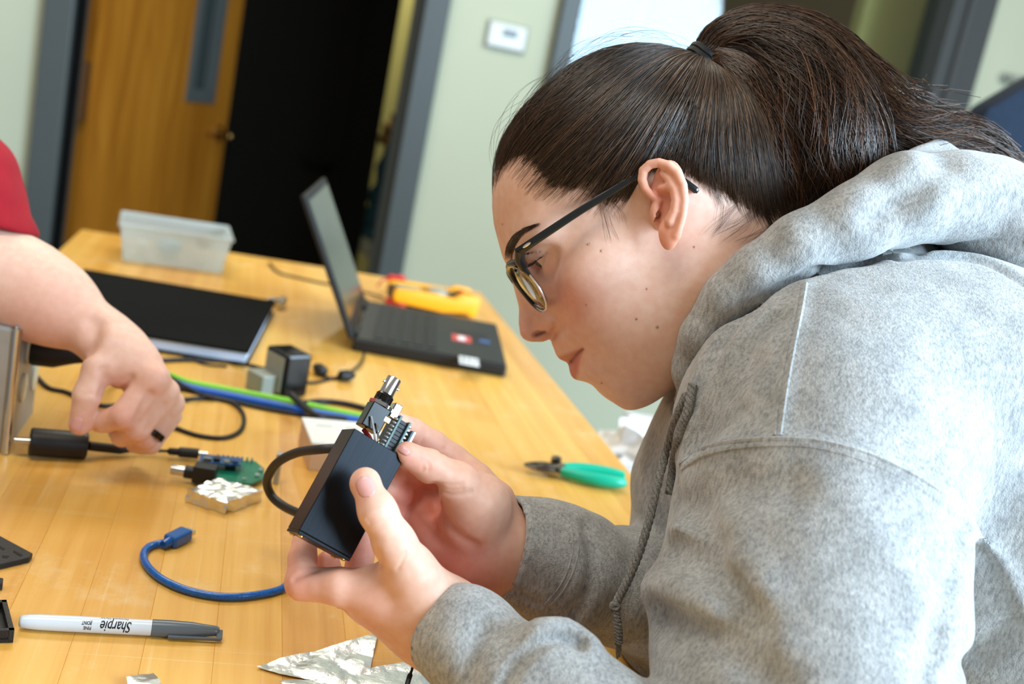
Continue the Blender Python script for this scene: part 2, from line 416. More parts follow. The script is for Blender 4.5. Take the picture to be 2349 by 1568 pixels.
# ================================================================== bench
TX0, TX1, TY0, TY1, TT = -0.297, 0.467, -0.35, 2.125, 0.045
bench = thing('workbench', 'long varnished maple butcher-block workbench', 'table', ((TX0+TX1)/2, (TY0+TY1)/2, 0))
NPL = 17; pw = (TX1-TX0)/NPL
plank_me = {}
for i in range(NPL):
    cuts = [TY0] + sorted([TY0 + 0.25 + ((i*0.731) % 1)*0.75, TY0 + 1.25 + ((i*0.417) % 1)*0.85]) + [TY1]
    for a, b_ in zip(cuts[:-1], cuts[1:]):
        c_ = Vector((TX0+(i+0.5)*pw, (a+b_)/2, TABLE_Z - TT/2))
        q = MB().box((0, 0, 0), pw-0.00006, (b_-a)-0.0001, TT, bev=0.00022, seg=1)
        me = bpy.data.meshes.new('plank'); me.from_pydata(q.v, [], q.f); me.materials.append(M['table'])
        o = bpy.data.objects.new('plank', me); C.objects.link(o); o.parent = bench
        o.location = c_ - bench.location
M['leg'] = mat('painted_steel_leg', srgb(90, 92, 90), 0.5)
for x in (TX0+0.06, TX1-0.06):
    for y in (TY0+0.12, TY1-0.12):
        MB().box((x, y, (TABLE_Z-TT)/2), 0.06, 0.06, TABLE_Z-TT, bev=0.004).obj('leg', M['leg'], bench)
for y in (TY0+0.12, TY1-0.12): MB().box(((TX0+TX1)/2, y, TABLE_Z-TT-0.05), TX1-TX0-0.18, 0.04, 0.09).obj('apron', M['leg'], bench)
for x in (TX0+0.06, TX1-0.06): MB().box((x, (TY0+TY1)/2, TABLE_Z-TT-0.05), 0.04, TY1-TY0-0.30, 0.09).obj('apron', M['leg'], bench)
# ================================================================== things on the bench
Z3 = Vector((0,0,1))
def frame_from(p0, p1):
    X = (Vector(p1)-Vector(p0)); X.z = 0; L = X.length; X.normalize(); return X, Z3.cross(X), L
def on_table(pts, r): return [TB(x, y, r) for x, y in pts]

# ---- clear storage box with odds and ends
M['clear'] = NT('clear_polypropylene'); _t = M['clear']
def frosted(name, col, alpha):
    t = NT(name); out = t.n['Material Output']; b = t.b
    b.inputs['Base Color'].default_value = col; b.inputs['Roughness'].default_value = 0.25
    tr = t.node('ShaderNodeBsdfTransparent'); tl = t.node('ShaderNodeBsdfTranslucent'); tl.inputs[0].default_value = col
    m1 = t.node('ShaderNodeMixShader'); m1.inputs[0].default_value = 0.45; t.link(b, 0, m1, 1); t.link(tl, 0, m1, 2)
    m2 = t.node('ShaderNodeMixShader'); m2.inputs[0].default_value = alpha; t.link(tr, 0, m2, 1); t.link(m1, 0, m2, 2); t.link(m2, 0, out, 'Surface')
    return t.m
M['clear'] = frosted('clear_polypropylene', srgb(226, 238, 242), 0.50)
a, b_ = TB(281, 598), TB(507, 628)
bX, bY, bL = frame_from(a, b_); bD = 0.11; bH = 0.062
tub = thing('storage_tub', 'small clear plastic storage tub full of odds and ends near the far end', 'tub', a + bX*bL/2 + bY*bD/2)
def tubpt(s, d, h): 
    k = h/bH*0.010
    return a + bX*((s-0.5)*(bL+2*k)+bL/2) + bY*((d-0.5)*(bD+2*k)+bD/2) + Z3*h
def quad(mb, p, th):                                  # thin slab from four corners
    n = (Vector(p[1])-Vector(p[0])).cross(Vector(p[2])-Vector(p[1])).normalized()*th
    mb.add([*p, *[Vector(x)+n for x in p]], [(3,2,1,0), (4,5,6,7), (0,1,5,4), (1,2,6,5), (2,3,7,6), (3,0,4,7)])
for (s0, d0), (s1, d1) in (((0,0),(1,0)), ((1,0),(1,1)), ((1,1),(0,1)), ((0,1),(0,0))):
    q = MB(); quad(q, [tubpt(s0,d0,0.001), tubpt(s1,d1,0.001), tubpt(s1,d1,bH), tubpt(s0,d0,bH)], -0.0015); q.obj('side_wall', M['clear'], tub)
    e0 = tubpt(s0,d0,bH); e1 = tubpt(s1,d1,bH)
    MB().tube([e0, e1], 0.0035, 8).obj('rim', M['clear'], tub, True)
q = MB(); quad(q, [tubpt(0,0,0.001), tubpt(1,0,0.001), tubpt(1,1,0.001), tubpt(0,1,0.001)], 0.0015); q.obj('bottom', M['clear'], tub)
M['cyan'] = mat('pale_blue_plastic', srgb(120, 178, 204), 0.5); M['greybag'] = mat('grey_bagged_parts', srgb(120, 110, 112), 0.4)
def lumps(name, lab, cat, col, c, n, spread, r, seed):
    rr = random.Random(seed); mb = MB()
    for i in range(n):
        p = Vector(c) + bX*rr.uniform(-spread, spread) + bY*rr.uniform(-0.012, 0.012) + Z3*rr.uniform(0, 0.006)
        ax = Vector((rr.uniform(-1,1), rr.uniform(-1,1), rr.uniform(-.4,.4)))
        mb.lathe(p, ax, [(-r*1.4, r*0.3), (-r*0.9, r*0.85), (0, r), (r*0.9, r*0.8), (r*1.4, r*0.25)], 8)
    o = mb.obj(name, M[col], None, True); tag(o, lab, cat); return o
lumps('cable_bundle', 'pale blue bundle of wire at the bottom of the clear tub', 'wire', 'cyan', tubpt(0.45, 0.5, 0.017), 1, 0.0, 0.016, 1)
lumps('parts_bag', 'grey bag of small parts in the right end of the clear tub', 'bag', 'greybag', tubpt(0.75, 0.5, 0.037), 2, 0.008, 0.010, 2)
lumps('foam_scrap', 'white foam scraps heaped along the left end of the tub', 'foam', 'white', tubpt(0.22, 0.4, 0.018), 2, 0.008, 0.010, 3)

# ---- black ring binder
h = 0.020
FL, FR, NR = TB(200, 617, h), TB(632, 690, h), TB(571, 806, h)
NL = FL + (NR-FR)
M['paper'] = mat('white_paper_edges', srgb(196, 212, 236), 0.7); M['binder'] = mat('black_binder_cover', srgb(11, 11, 11), 0.85, spec=0.1)
bind = thing('ring_binder', 'closed black binder with pale page edges lying flat', 'binder', Vector(((FL.x+NR.x)/2, (FL.y+NR.y)/2, TABLE_Z)))
dn = lambda p, z: Vector((p.x, p.y, TABLE_Z+z))
ins = lambda p, k: p + (((FL+NR)/2)-p).normalized()*k
MB().prism([dn(p, 0.0165) for p in (NL, NR, FR, FL)], 0.0035, bev=0.001).obj('front_cover', M['binder'], bind)
MB().prism([dn(p, 0.0005) for p in (NL, NR, FR, FL)], 0.0030, bev=0.001).obj('back_cover', M['binder'], bind)
MB().prism([dn(ins(p, 0.004), 0.0038) for p in (NL, NR, FR, FL)], 0.0125).obj('pages', M['paper'], bind)
sp = MB(); quad(sp, [dn(FL,0.0005), dn(NL,0.0005), dn(NL,0.02), dn(FL,0.02)], 0.003); sp.obj('spine', M['binder'], bind)

# ---- loose metal connectors behind the binder
def bnc(name, p, ax, s, parent=None, mat_='chrome'):
    return MB().lathe(p, ax, [(0, 0.003*s), (0.0005*s, 0.0048*s), (0.009*s, 0.0048*s), (0.0095*s, 0.0062*s), (0.012*s, 0.0062*s), (0.0125*s, 0.0048*s), (0.019*s, 0.0048*s), (0.0195*s, 0.003*s)], 14)
for k, (px, py, ax, lab) in enumerate(((612, 690, (1,0.3,0), 'small nickel coaxial plug lying behind the binder, left of its pair'), (640, 700, (0.3,1,0.25), 'small nickel coaxial plug at the binder corner, right of its pair'))):
    o = bnc('coaxial_plug', TB(px, py, 0.0075), ax, 1.25).obj('coaxial_plug', M['chrome'], None, True); tag(o, lab, 'connector', 'loose coaxial plugs')

# ---- laptop
P0, P1 = TB(806, 806), TB(1158, 868)
lX, lY, lL = frame_from(P0, P1); lW = 0.275
lap = thing('laptop', 'open black laptop facing right with stickers on the palm rest', 'laptop', P0 + lX*lL/2 + lY*lW/2)
M['lap'] = mat('matt_black_laptop_shell', srgb(34, 35, 33), 0.5); M['lapdk'] = mat('laptop_dark_side', srgb(18, 18, 18), 0.5)
M['key'] = mat('laptop_key', srgb(26, 26, 26), 0.5); M['screen'] = mat('glossy_dark_laptop_screen', srgb(44, 46, 42), 0.18, spec=0.5)
bc = P0 + lX*lL/2 + lY*lW/2
MB().box(bc+Z3*0.011, lL, lW, 0.016, X=lX, Y=lY, bev=0.003).obj('base', M['lapdk'], lap)
MB().box(bc+Z3*0.0195, lL-0.006, lW-0.006, 0.002, X=lX, Y=lY).obj('deck', M['lap'], lap)
for s in (0.02, 0.98):
    for d in (0.05, 0.95): MB().lathe(P0+lX*lL*s+lY*lW*d, Z3, [(0, 0.006), (0.004, 0.006)], 8).obj('foot', M['rubber'], lap)
kme = None
for r_ in range(5):
    for c_ in range(13):
        p = P0 + lX*(0.035+r_*0.019) + lY*(0.018+c_*0.0184+0.009) + Z3*0.0214
        if kme is None:
            q = MB().box((0,0,0), 0.0155, 0.0155, 0.002, X=lX, Y=lY, bev=0.0005, seg=1); kme = bpy.data.meshes.new('key'); kme.from_pydata(q.v, [], q.f); kme.materials.append(M['key'])
        o = bpy.data.objects.new('key', kme); C.objects.link(o); o.parent = lap; o.location = p - lap.location
MB().box(P0+lX*(lL*0.78)+lY*lW*0.5+Z3*0.0203, 0.050, 0.08, 0.0006, X=lX, Y=lY).obj('touchpad', M['lapdk'], lap)
M['red_st'] = mat('red_sticker', srgb(196, 66, 62), 0.4); M['wht_st'] = mat('white_sticker', srgb(222, 224, 226), 0.4); M['blu_st'] = mat('blue_sticker', srgb(60, 92, 150), 0.4)
def sticker(px, py, w, d, m_):
    p = TB(px, py, 0.0206); MB().box(p, w, d, 0.0006, X=lX, Y=lY).obj('sticker', M[m_], lap)
    return p
p = sticker(1059, 776, 0.030, 0.042, 'red_st'); MB().box(p+Z3*0.0005, 0.012, 0.026, 0.0004, X=lX, Y=lY).obj('sticker_print', M['wht_st'], lap)
p = sticker(1076, 828, 0.028, 0.044, 'wht_st')
for k in range(3): MB().box(p+Z3*0.0005+lX*(k-1)*0.008, 0.002, 0.034-0.008*k, 0.0004, X=lX, Y=lY).obj('sticker_print', M['lap'], lap)
sticker(1112, 783, 0.016, 0.016, 'blu_st')
# lid
best = None
for k in range(400):
    ph = math.radians(60+k*0.25); v = P0 + Z3*0.02 + (lX*math.cos(ph) + Z3*math.sin(ph))*0.205
    d = v - CAMP; z = d.dot(_fw); px = PXW/2 + d.dot(CX)/z*FPX; py = PXH/2 - d.dot(CY)/z*FPX
    e = (px-705)**2 + 0.2*(py-462)**2
    if best is None or e < best[0]: best = (e, ph, px, py)
ph = best[1]; up = (lX*math.cos(ph)+Z3*math.sin(ph)); nr = (lX*math.sin(ph) - Z3*math.cos(ph)); LL = 0.212
hc = P0 + Z3*0.02 + lY*lW/2
MB().box(hc+up*LL/2-nr*0.004, LL, lW, 0.008, X=up, Y=lY, Z=nr, bev=0.002).obj('lid', M['lapdk'], lap)
MB().box(hc+up*(LL*0.53)+nr*0.0004, LL*0.84, lW*0.93, 0.001, X=up, Y=lY, Z=nr).obj('screen', M['screen'], lap)
for s in (-1, 1): MB().tube([hc+lY*lW*0.45*s, hc+lY*lW*0.25*s], 0.006).obj('hinge', M['lapdk'], lap)

# ---- yellow multimeter lying on its side-hung holster
m0, m1 = TB(897, 706), TB(1092, 733)
mX, mY, mL = frame_from(m0, m1)
met = thing('multimeter', 'yellow and black digital multimeter lying behind the laptop', 'multimeter', m0+mX*mL/2+mY*0.04)
M['yel'] = mat('yellow_rubber_holster', srgb(240, 164, 22), 0.5); M['lcd'] = mat('grey_green_lcd', srgb(120, 138, 122), 0.25); M['redp'] = mat('red_plastic', srgb(190, 36, 34), 0.4)
def sidepoly(pp, d0, d1, mt, nm, bev):   # profile along (mX, Z) extruded across the meter
    MB().prism([m0+mX*s*mL+mY*d0+Z3*zz for s, zz in pp], d1-d0, up=mY, bev=bev).obj(nm, mt, met, True)
sidepoly([(0.0, 0.018), (0.02, 0.034), (0.30, 0.036), (0.55, 0.034), (0.70, 0.030), (0.80, 0.042), (1.0, 0.040), (1.02, 0.030), (1.0, 0.004), (0.93, 0.001), (0.88, 0.008), (0.72, 0.006), (0.6, 0.004), (0.04, 0.010)], 0.0, 0.016, M['yel'], 'holster_side', 0.003)
sidepoly([(0.0, 0.018), (0.02, 0.034), (0.30, 0.036), (0.55, 0.034), (0.70, 0.030), (0.80, 0.042), (1.0, 0.040), (1.02, 0.030), (1.0, 0.004), (0.93, 0.001), (0.88, 0.008), (0.72, 0.006), (0.6, 0.004), (0.04, 0.010)], 0.066, 0.082, M['yel'], 'holster_side', 0.003)
sidepoly([(0.0, 0.012), (0.01, 0.030), (0.72, 0.030), (0.98, 0.036), (1.0, 0.010), (0.6, 0.002), (0.04, 0.002)], 0.016, 0.066, M['black'], 'meter_body', 0.002)
MB().box(m0+mX*mL*0.22+mY*0.041+Z3*0.0305, mL*0.28, 0.040, 0.003, X=mX, Y=mY).obj('display', M['lcd'], met)
MB().lathe(m0+mX*mL*0.56+mY*0.041+Z3*0.030, Z3, [(0, 0.019), (0.006, 0.017)], 18).obj('dial', M['grey'], met)
for k in range(3): MB().lathe(m0+mX*mL*0.86+mY*(0.026+0.015*k)+Z3*0.034, Z3, [(0, 0.005), (0.004, 0.005)], 10).obj('socket', M['redp'], met)
# test leads
for k, (pts, lab) in enumerate(((((830, 668), (870, 680), (905, 697), (928, 706)), 'red test probe lying in front of the multimeter'), (((866, 655), (880, 641), (905, 637), (930, 640)), 'red test probe tucked behind the multimeter'))):
    P = on_table(pts, 0.006 if k == 0 else 0.020); tp = thing('test_probe', lab, 'probe', (P[-1].x, P[-1].y, TABLE_Z), 'multimeter test probes')
    PP = spline(P, 6); n_ = len(PP)
    MB().tube(PP[:n_//2+1], 0.0018).obj('lead', M['redp'] if k else M['rubber'], tp, True)
    MB().tube(PP[n_//2:], [0.0055+0.0012*math.sin(i*1.3) for i in range(n_-n_//2)]).obj('grip', M['redp'], tp, True)

# ---- flush cutters
cut = thing('flush_cutters', 'small flush cutters with teal green handles by the bench edge', 'cutters', TB(1320, 1090))
M['teal_h'] = mat('teal_vinyl_grip', srgb(10, 176, 142), 0.35); M['tool'] = mat('dark_tool_steel', srgb(90, 84, 76), 0.3, metal=0.9)
ch_ = 0.009
for k, pts in enumerate((((1288, 1072), (1325, 1074), (1370, 1080), (1412, 1088), (1434, 1093)), ((1288, 1080), (1325, 1090), (1370, 1100), (1412, 1106), (1433, 1106)))):
    P = spline([TB(x, y, ch_) for x, y in pts], 6); n_ = len(P)
    MB().tube(P, [0.0040+0.0034*math.sin(math.pi*min(1, i/(n_-1)*0.8+0.1)) - (0.003 if i == n_-1 else 0) for i in range(n_)], 12).obj('handle', M['teal_h'], cut, True)
for k, pts in enumerate((((1203, 1064), (1230, 1064), (1262, 1070), (1292, 1078)), ((1203, 1066), (1230, 1072), (1262, 1074), (1292, 1070)))):
    P = spline([TB(x, y, ch_+0.001*k) for x, y in pts], 5); n_ = len(P)
    MB().tube(P, [0.0012+0.0042*min(1, i/(n_*0.5)) for i in range(n_)], 10, flat=0.8).obj('jaw', M['tool'], cut, True)
MB().lathe(TB(1272, 1072, ch_-0.006), Z3, [(0, 0.006), (0.012, 0.006), (0.0135, 0.004)], 14).obj('pivot', M['tool'], cut, True)

# ---- power brick with plug, and its cord
pk = TB(642, 905)
brick = thing('power_adapter', 'black wall-plug power adapter lying on the bench beside a grey plug', 'adapter', pk)
q0, q1 = TB(625, 912), TB(678, 908); ax_, ay_, _ = frame_from(TB(607, 893), TB(634, 914))
aX = Vector((0.55, -0.83, 0)).normalized(); aY = Z3.cross(aX)
ctr = TB(650, 898)
MB().box(ctr+Z3*0.0265, 0.045, 0.036, 0.053, X=aX, Y=aY, bev=0.004).obj('case', M['blackg'], brick)
MB().box(ctr+Z3*0.0265-aY*0.0183, 0.036, 0.0012, 0.043, X=aX, Y=aY).obj('rating_label', M['grey'], brick)
gp = thing('plug_block', 'small grey block lying against the black power adapter', 'plug', TB(598, 893))
MB().box(TB(600, 897)+Z3*0.012, 0.034, 0.026, 0.024, X=aX, Y=aY, bev=0.002).obj('block', M['grey'], gp)
for s in (-1, 1): MB().box(TB(600, 897)+Z3*0.012-aX*0.021+aY*0.006*s, 0.010, 0.0015, 0.006, X=aX, Y=aY).obj('prong', M['chrome'], gp)

def cable(name, lab, pts, r, m_, cat='cable', n=8, z=None, grp=None):
    P = [TB(p[0], p[1], r + (p[2] if len(p) > 2 else 0)) for p in pts]
    o = MB().tube(spline(P, 8), r, n).obj(name, M[m_], None, True); tag(o, lab, cat, grp); return o
cable('adapter_cable', 'black adapter cord running left from the power adapter behind the hand', [(100, 815), (180, 818), (290, 828), (370, 826), (450, 825), (540, 832), (606, 846, .02)], 0.0028, 'rubber')
cable('adapter_cable', 'thick black cord from the adapter crossing the green and blue leads', [(668, 905, .012), (690, 925, .010), (712, 945, .012), (735, 955, .012), (790, 962)], 0.0042, 'rubber')
cable('barrel_cable', 'thin black cable with two small plugs leading to the laptop', [(682, 873, .004), (720, 877), (760, 868), (800, 856, .002), (828, 830, .004), (835, 808, .004)], 0.0020, 'rubber')
for px, py, ax, lab in ((735, 848, (-0.6, 0.8, 0.1), 'small black round plug dangling left of the laptop cable'), (792, 861, (0.9, 0.35, 0), 'small black inline plug on the laptop cable')):
    o = MB().lathe(TB(px, py, 0.008)-Vector(ax).normalized()*0.010, ax, [(0, 0.003), (0.003, 0.007), (0.014, 0.0078), (0.020, 0.005), (0.024, 0.002)], 12).obj('barrel_plug', M['rubber'], None, True); tag(o, lab, 'plug', 'barrel plugs')
cable('plug_pigtail', 'short black pigtail between the two small plugs', [(741, 857, .003), (752, 866), (772, 868), (785, 864, .003)], 0.0020, 'rubber')
cable('thin_cord', 'thin dark cord lying behind the laptop lid', [(618, 603), (640, 625), (690, 638), (745, 650), (790, 655)], 0.0022, 'rubber')
cable('thin_cord', 'thin dark cord snaking beside the near edge of the binder', [(345, 792), (390, 800), (430, 820), (470, 835), (520, 840)], 0.0016, 'cable_gr')

# ---- green and blue leads lying side by side
M['lime'] = mat('lime_green_jacket', srgb(128, 206, 52), 0.35); M['blue'] = mat('blue_jacket', srgb(14, 92, 190), 0.35)
cable('green_lead', 'lime green lead lying along the far side of the blue lead', [(388, 860), (430, 876), (520, 893), (600, 908), (690, 925), (770, 943), (850, 958)], 0.0042, 'lime', n=10)
cable('blue_lead', 'bright blue lead lying along the near side of the green lead', [(385, 870), (430, 888), (520, 906), (600, 922), (690, 940), (770, 955), (848, 968)], 0.0048, 'blue', n=10)
cable('black_lead', 'black lead hugging the near side of the blue lead', [(392, 886), (440, 898), (520, 917), (600, 936), (690, 952), (760, 966)], 0.0022, 'rubber')
cable('black_lead', 'black lead curving behind the end of the green lead', [(690, 925, .004), (735, 920), (790, 925), (840, 937), (870, 950)], 0.0035, 'rubber')
cable('looped_cord', 'black cord looping round under the pointing hand', [(80, 858), (110, 888), (150, 898), (190, 915), (235, 930), (300, 925), (360, 918), (405, 922), (440, 914), (490, 914), (535, 925), (558, 950), (556, 980), (535, 998), (500, 1004), (450, 997), (400, 980), (360, 966)], 0.0024, 'rubber')
cable('crossing_cord', 'black cord crossing over the left end of the green and blue leads', [(330, 858), (385, 864, .004), (410, 878, .011), (440, 894, .011), (470, 908, .003), (490, 914, .002)], 0.0022, 'rubber')

# ---- small cardboard box behind the held enclosure
M['card'] = mat('tan_cardboard', srgb(206, 172, 136), 0.8); M['cardw'] = mat('white_cardboard_top', srgb(226, 226, 222), 0.7)
kh = 0.027; k0 = TB(716, 1015, kh+0.002); kY = TB(693, 957, kh+0.002)-k0; kD = kY.length; kY.normalize(); kX = kY.cross(Z3); k0 = Vector((k0.x, k0.y, TABLE_Z))
cb = thing('cardboard_box', 'small cardboard box with white lid behind the black enclosure', 'box', k0+kX*0.04+kY*kD/2)
MB().box(k0+kX*0.040+kY*kD/2+Z3*kh/2, 0.080, kD, kh, X=kX, Y=kY, bev=0.001).obj('carton', M['card'], cb)
MB().box(k0+kX*0.040+kY*kD/2+Z3*(kh+0.001), 0.081, kD+0.001, 0.003, X=kX, Y=kY, bev=0.001).obj('lid', M['cardw'], cb)
for s in (0.02, 0.05): MB().box(k0+kX*s+kY*kD*0.7+Z3*(kh+0.0026), 0.016, 0.002, 0.0003, X=kX, Y=kY).obj('print_line', M['grey'], cb)

# ---- thick grey cable looping behind the enclosure
o = MB().tube(spline([W(770, 1028, .80), W(735, 1030, .80), W(680, 1038, .82), W(635, 1062, .84), W(613, 1100, .86), W(622, 1135, .87), W(650, 1160, .86), W(690, 1178, .84), W(740, 1190, .82)], 8), 0.0036, 12).obj('thick_cable', M['cable_gr'], None, True)
tag(o, 'thick dark grey cable looping out behind the black enclosure', 'cable')
o = MB().prism([TB(624, 1110)+Vector((0,0,0)), TB(636, 1112), TB(640, 1104), TB(628, 1102)], 0.030).obj('metal_tab', M['steel'], None); tag(o, 'small upright metal tab beside the green circuit board', 'tab')

# ---- metal outlet box at the left edge
ob0 = TB(78, 1012)
obx = thing('outlet_box', 'grey metal outlet box with ivory sockets at the left edge', 'outlet box', TB(20, 1030))
oY = (TB(68, 945) - TB(6, 1040)); oY.z = 0; oY.normalize(); oX = oY.cross(Z3)        # oX points right (towards the plug)
oc = TB(6, 1040); oh = 0.116; od = (TB(68, 945)-TB(6, 1040)).length
MB().box(oc+oY*od/2-oX*0.03+Z3*oh/2, 0.06, od, oh, X=oX, Y=oY, bev=0.003).obj('case', M['steel'], obx)
MB().box(oc+oY*od/2+oX*0.0012+Z3*oh/2, 0.0024, od+0.008, oh+0.006, X=oX, Y=oY, bev=0.001).obj('face_plate', M['steel'], obx)
MB().tube([oc+oX*0.002+Z3*0.001, oc+oX*0.002+Z3*oh], 0.004).obj('edge_roll', M['chrome'], obx, True)
def on_plate(px, py):
    r_ = ray(px, py); q_ = CAMP + r_*((oc-CAMP).dot(oX)/r_.dot(oX)); return q_
for px_, py_ in ((45, 888), (71, 862), (62, 800)):
    c_ = on_plate(px_, py_)+oX*0.0022
    MB().lathe(c_, oX, [(0, 0.0135), (0.002, 0.0135), (0.0025, 0.012)], 20).obj('socket', M['ivory'], obx, True)
pl = thing('mains_plug', 'black mains plug pushed into the outlet box', 'plug', on_plate(62, 800))
c_ = on_plate(62, 800)+oX*0.003
MB().lathe(c_, oX-Z3*0.02, [(0, 0.013), (0.004, 0.0145), (0.022, 0.014), (0.040, 0.0075), (0.052, 0.0045), (0.06, 0.0035)], 16).obj('plug_body', M['rubber'], pl, True)
e_ = c_+(oX-Z3*0.02).normalized()*0.055
MB().tube(spline([e_, e_+oX*0.025-Z3*0.010, TB(235, 850, 0.03), TB(285, 870, 0.004), TB(330, 880, 0.004)], 6), 0.003).obj('flex', M['rubber'], pl, True)

# ---- black cylindrical adapter, its lead and small plug
g0, g1 = TB(68, 1012, .0145), TB(200, 1022, .0125)
ga = g1-g0; gl = ga.length
inl = thing('inline_adapter', 'black cylindrical adapter with metal tip and thin lead', 'adapter', Vector((g0.x, g0.y, TABLE_Z)))
MB().lathe(g0, ga, [(0, 0.011), (0.001, 0.0125), (gl-0.001, 0.0125), (gl, 0.011)], 20).obj('barrel', M['black'], inl, True)
MB().lathe(g0-ga.normalized()*0.013, ga, [(0, 0.003), (0.013, 0.0035)], 12).obj('metal_tip', M['chrome'], inl, True)
P = [TB(202, 1022, .012), TB(235, 1026, .009), TB(285, 1031, .006), TB(340, 1033, .005), TB(388, 1034, .006)]
PP = spline(P, 6); n_ = len(PP)
MB().tube(PP, [0.0045 if i < 11 else (0.0045-0.003*(i-11)/3 if i < 14 else 0.0015) for i in range(n_)]).obj('lead', M['rubber'], inl, True)
e0, e1 = TB(384, 1034, .0065), TB(456, 1040, .007)
MB().lathe(e0, e1-e0, [(0, 0.002), (0.002, 0.0035), (0.010, 0.0036), (0.011, 0.0050), ((e1-e0).length, 0.0050)], 12).obj('end_plug', M['rubber'], inl, True)
MB().lathe(e1, e1-e0, [(0, 0.0027), (0.008, 0.0027)], 10).obj('plug_tip', M['chrome'], inl, True)

# ---- green circuit board with blue daughter board and coaxial socket
pcb = thing('circuit_board', 'green circuit board with blue module and coaxial socket', 'circuit board', TB(545, 1100))
M['pcbg'] = mat('green_solder_mask', srgb(14, 112, 84), 0.35, noise=0.25, scale=260); M['pcbb'] = mat('blue_solder_mask', srgb(32, 72, 120), 0.4, noise=0.3, scale=300); M['solder'] = mat('solder', srgb(210, 212, 214), 0.25, metal=1)
gb = [TB(478, 1102, .004), TB(575, 1112, .004), TB(604, 1100, .004), TB(606, 1078, .004), TB(585, 1060, .004), TB(500, 1056, .004)]
MB().prism(gb, 0.0016).obj('green_board', M['pcbg'], pcb)
bb = [TB(455, 1062, .012), TB(552, 1070, .012), TB(556, 1053, .012), TB(460, 1044, .012)]
MB().prism(bb, 0.0016).obj('blue_board', M['pcbb'], pcb)
def chips(spec):
    for px, py, h_, sx, sy, sz, m_ in spec: MB().box(TB(px, py, h_)+Z3*sz/2, sx, sy, sz).obj('component', M[m_], pcb)
chips([(475, 1056, .0136, .007, .005, .003, 'solder'), (497, 1056, .0136, .006, .006, .003, 'black'), (520, 1060, .0136, .005, .005, .002, 'solder'), (540, 1062, .0136, .005, .004, .003, 'pcbb'), (470, 1066, .0136, .006, .003, .004, 'black'), (528, 1075, .006, .010, .006, .008, 'black'), (590, 1092, .0056, .004, .006, .002, 'solder'), (598, 1080, .0056, .003, .005, .002, 'solder'), (560, 1100, .0056, .004, .003, .0015, 'solder'), (505, 1104, .0056, .003, .003, .0015, 'solder')])
for k in range(8): MB().box(TB(500+11*k, 1052+1.1*k, .006)+Z3*0.002, 0.002, 0.002, 0.005).obj('header_pin', M['solder'], pcb)
c_ = TB(470, 1088, 0.010); dx = (TB(420, 1072, .010)-TB(470, 1080, .010)).normalized()
MB().box(c_+Z3*0.001, 0.020, 0.015, 0.016, X=dx, Y=Z3.cross(dx), bev=0.001).obj('socket_body', M['black'], pcb)
MB().lathe(c_+dx*0.010, dx, [(0, 0.006), (0.008, 0.006), (0.0081, 0.0048)], 16).obj('socket_nut', M['black'], pcb, True)
MB().lathe(c_+dx*0.018, dx, [(0, 0.0048), (0.012, 0.0048), (0.0125, 0.0035)], 16).obj('socket_barrel', M['chrome'], pcb, True)

# ---- foil-wrapped block
def foil_mat():
    t = NT('aluminium_foil'); b = t.b; b.inputs['Base Color'].default_value = srgb(226, 226, 224); b.inputs['Metallic'].default_value = 1; b.inputs['Roughness'].default_value = 0.3
    tc = t.node('ShaderNodeTexCoord'); v = t.node('ShaderNodeTexVoronoi', i_Scale=130.0); n = t.node('ShaderNodeTexNoise', i_Scale=240.0, i_Detail=4.0)
    t.link(tc, 'Object', v, 'Vector'); t.link(tc, 'Object', n, 'Vector')
    ad = t.node('ShaderNodeMath', operation='ADD'); t.link(v, 'Distance', ad, 0); t.link(n, 'Fac', ad, 1)
    bp = t.node('ShaderNodeBump', i_Strength=0.2, i_Distance=0.0018); t.link(ad, 0, bp, 'Height'); t.link(bp, 'Normal', b, 'Normal'); return t.m
M['foil'] = foil_mat()
def crumple(mb_pts_top, z0, h, seed, amp, sub=9):
    """a block under foil: bilinear top patch, sides down to z0, every vertex jittered"""
    rr = random.Random(seed); A, B_, C_, D_ = [Vector(p) for p in mb_pts_top]; vs = []; fs = []; n = sub
    for j in range(n+1):
        for i in range(n+1):
            s, t_ = i/n, j/n
            p = A*(1-s)*(1-t_) + B_*s*(1-t_) + C_*s*t_ + D_*(1-s)*t_
            vs.append(p + Vector((rr.uniform(-1,1), rr.uniform(-1,1), rr.uniform(-1,0.6)))*amp)
    idx = lambda i, j: j*(n+1)+i
    for j in range(n):
        for i in range(n):
            a, b, c, d = idx(i,j), idx(i+1,j), idx(i+1,j+1), idx(i,j+1)
            fs += [(a,b,c), (a,c,d)] if (i+j) % 2 else [(a,b,d), (b,c,d)]
    ring = [idx(i,0) for i in range(n)] + [idx(n,j) for j in range(n)] + [idx(i,n) for i in range(n,0,-1)] + [idx(0,j) for j in range(n,0,-1)]
    prev = ring
    for k in range(1, 4):
        new = []
        for v in ring:
            p = Vector(vs[v]); z = TABLE_Z+z0 + (h)*(1-k/3)
            new.append(len(vs)); vs.append((p.x+rr.uniform(-amp,amp)*0.7, p.y+rr.uniform(-amp,amp)*0.7, max(z + rr.uniform(-amp,amp)*0.4*(k<3), TABLE_Z+z0)))
        for q in range(len(ring)):
            r2 = (q+1) % len(ring); fs += [(prev[q], new[q], new[r2]), (prev[q], new[r2], prev[r2])]
        prev = new
    fs.append(tuple(prev)); return vs, fs
hh = 0.012
vs, fs = crumple([TB(428, 1122, hh), TB(520, 1150, hh), TB(603, 1122, hh), TB(500, 1096, hh)], 0.0005, hh, 5, 0.0011)
tag(mesh_obj('foil_block', vs, fs, M['foil']), 'flat block wrapped in crumpled aluminium foil by the circuit board', 'foil block')
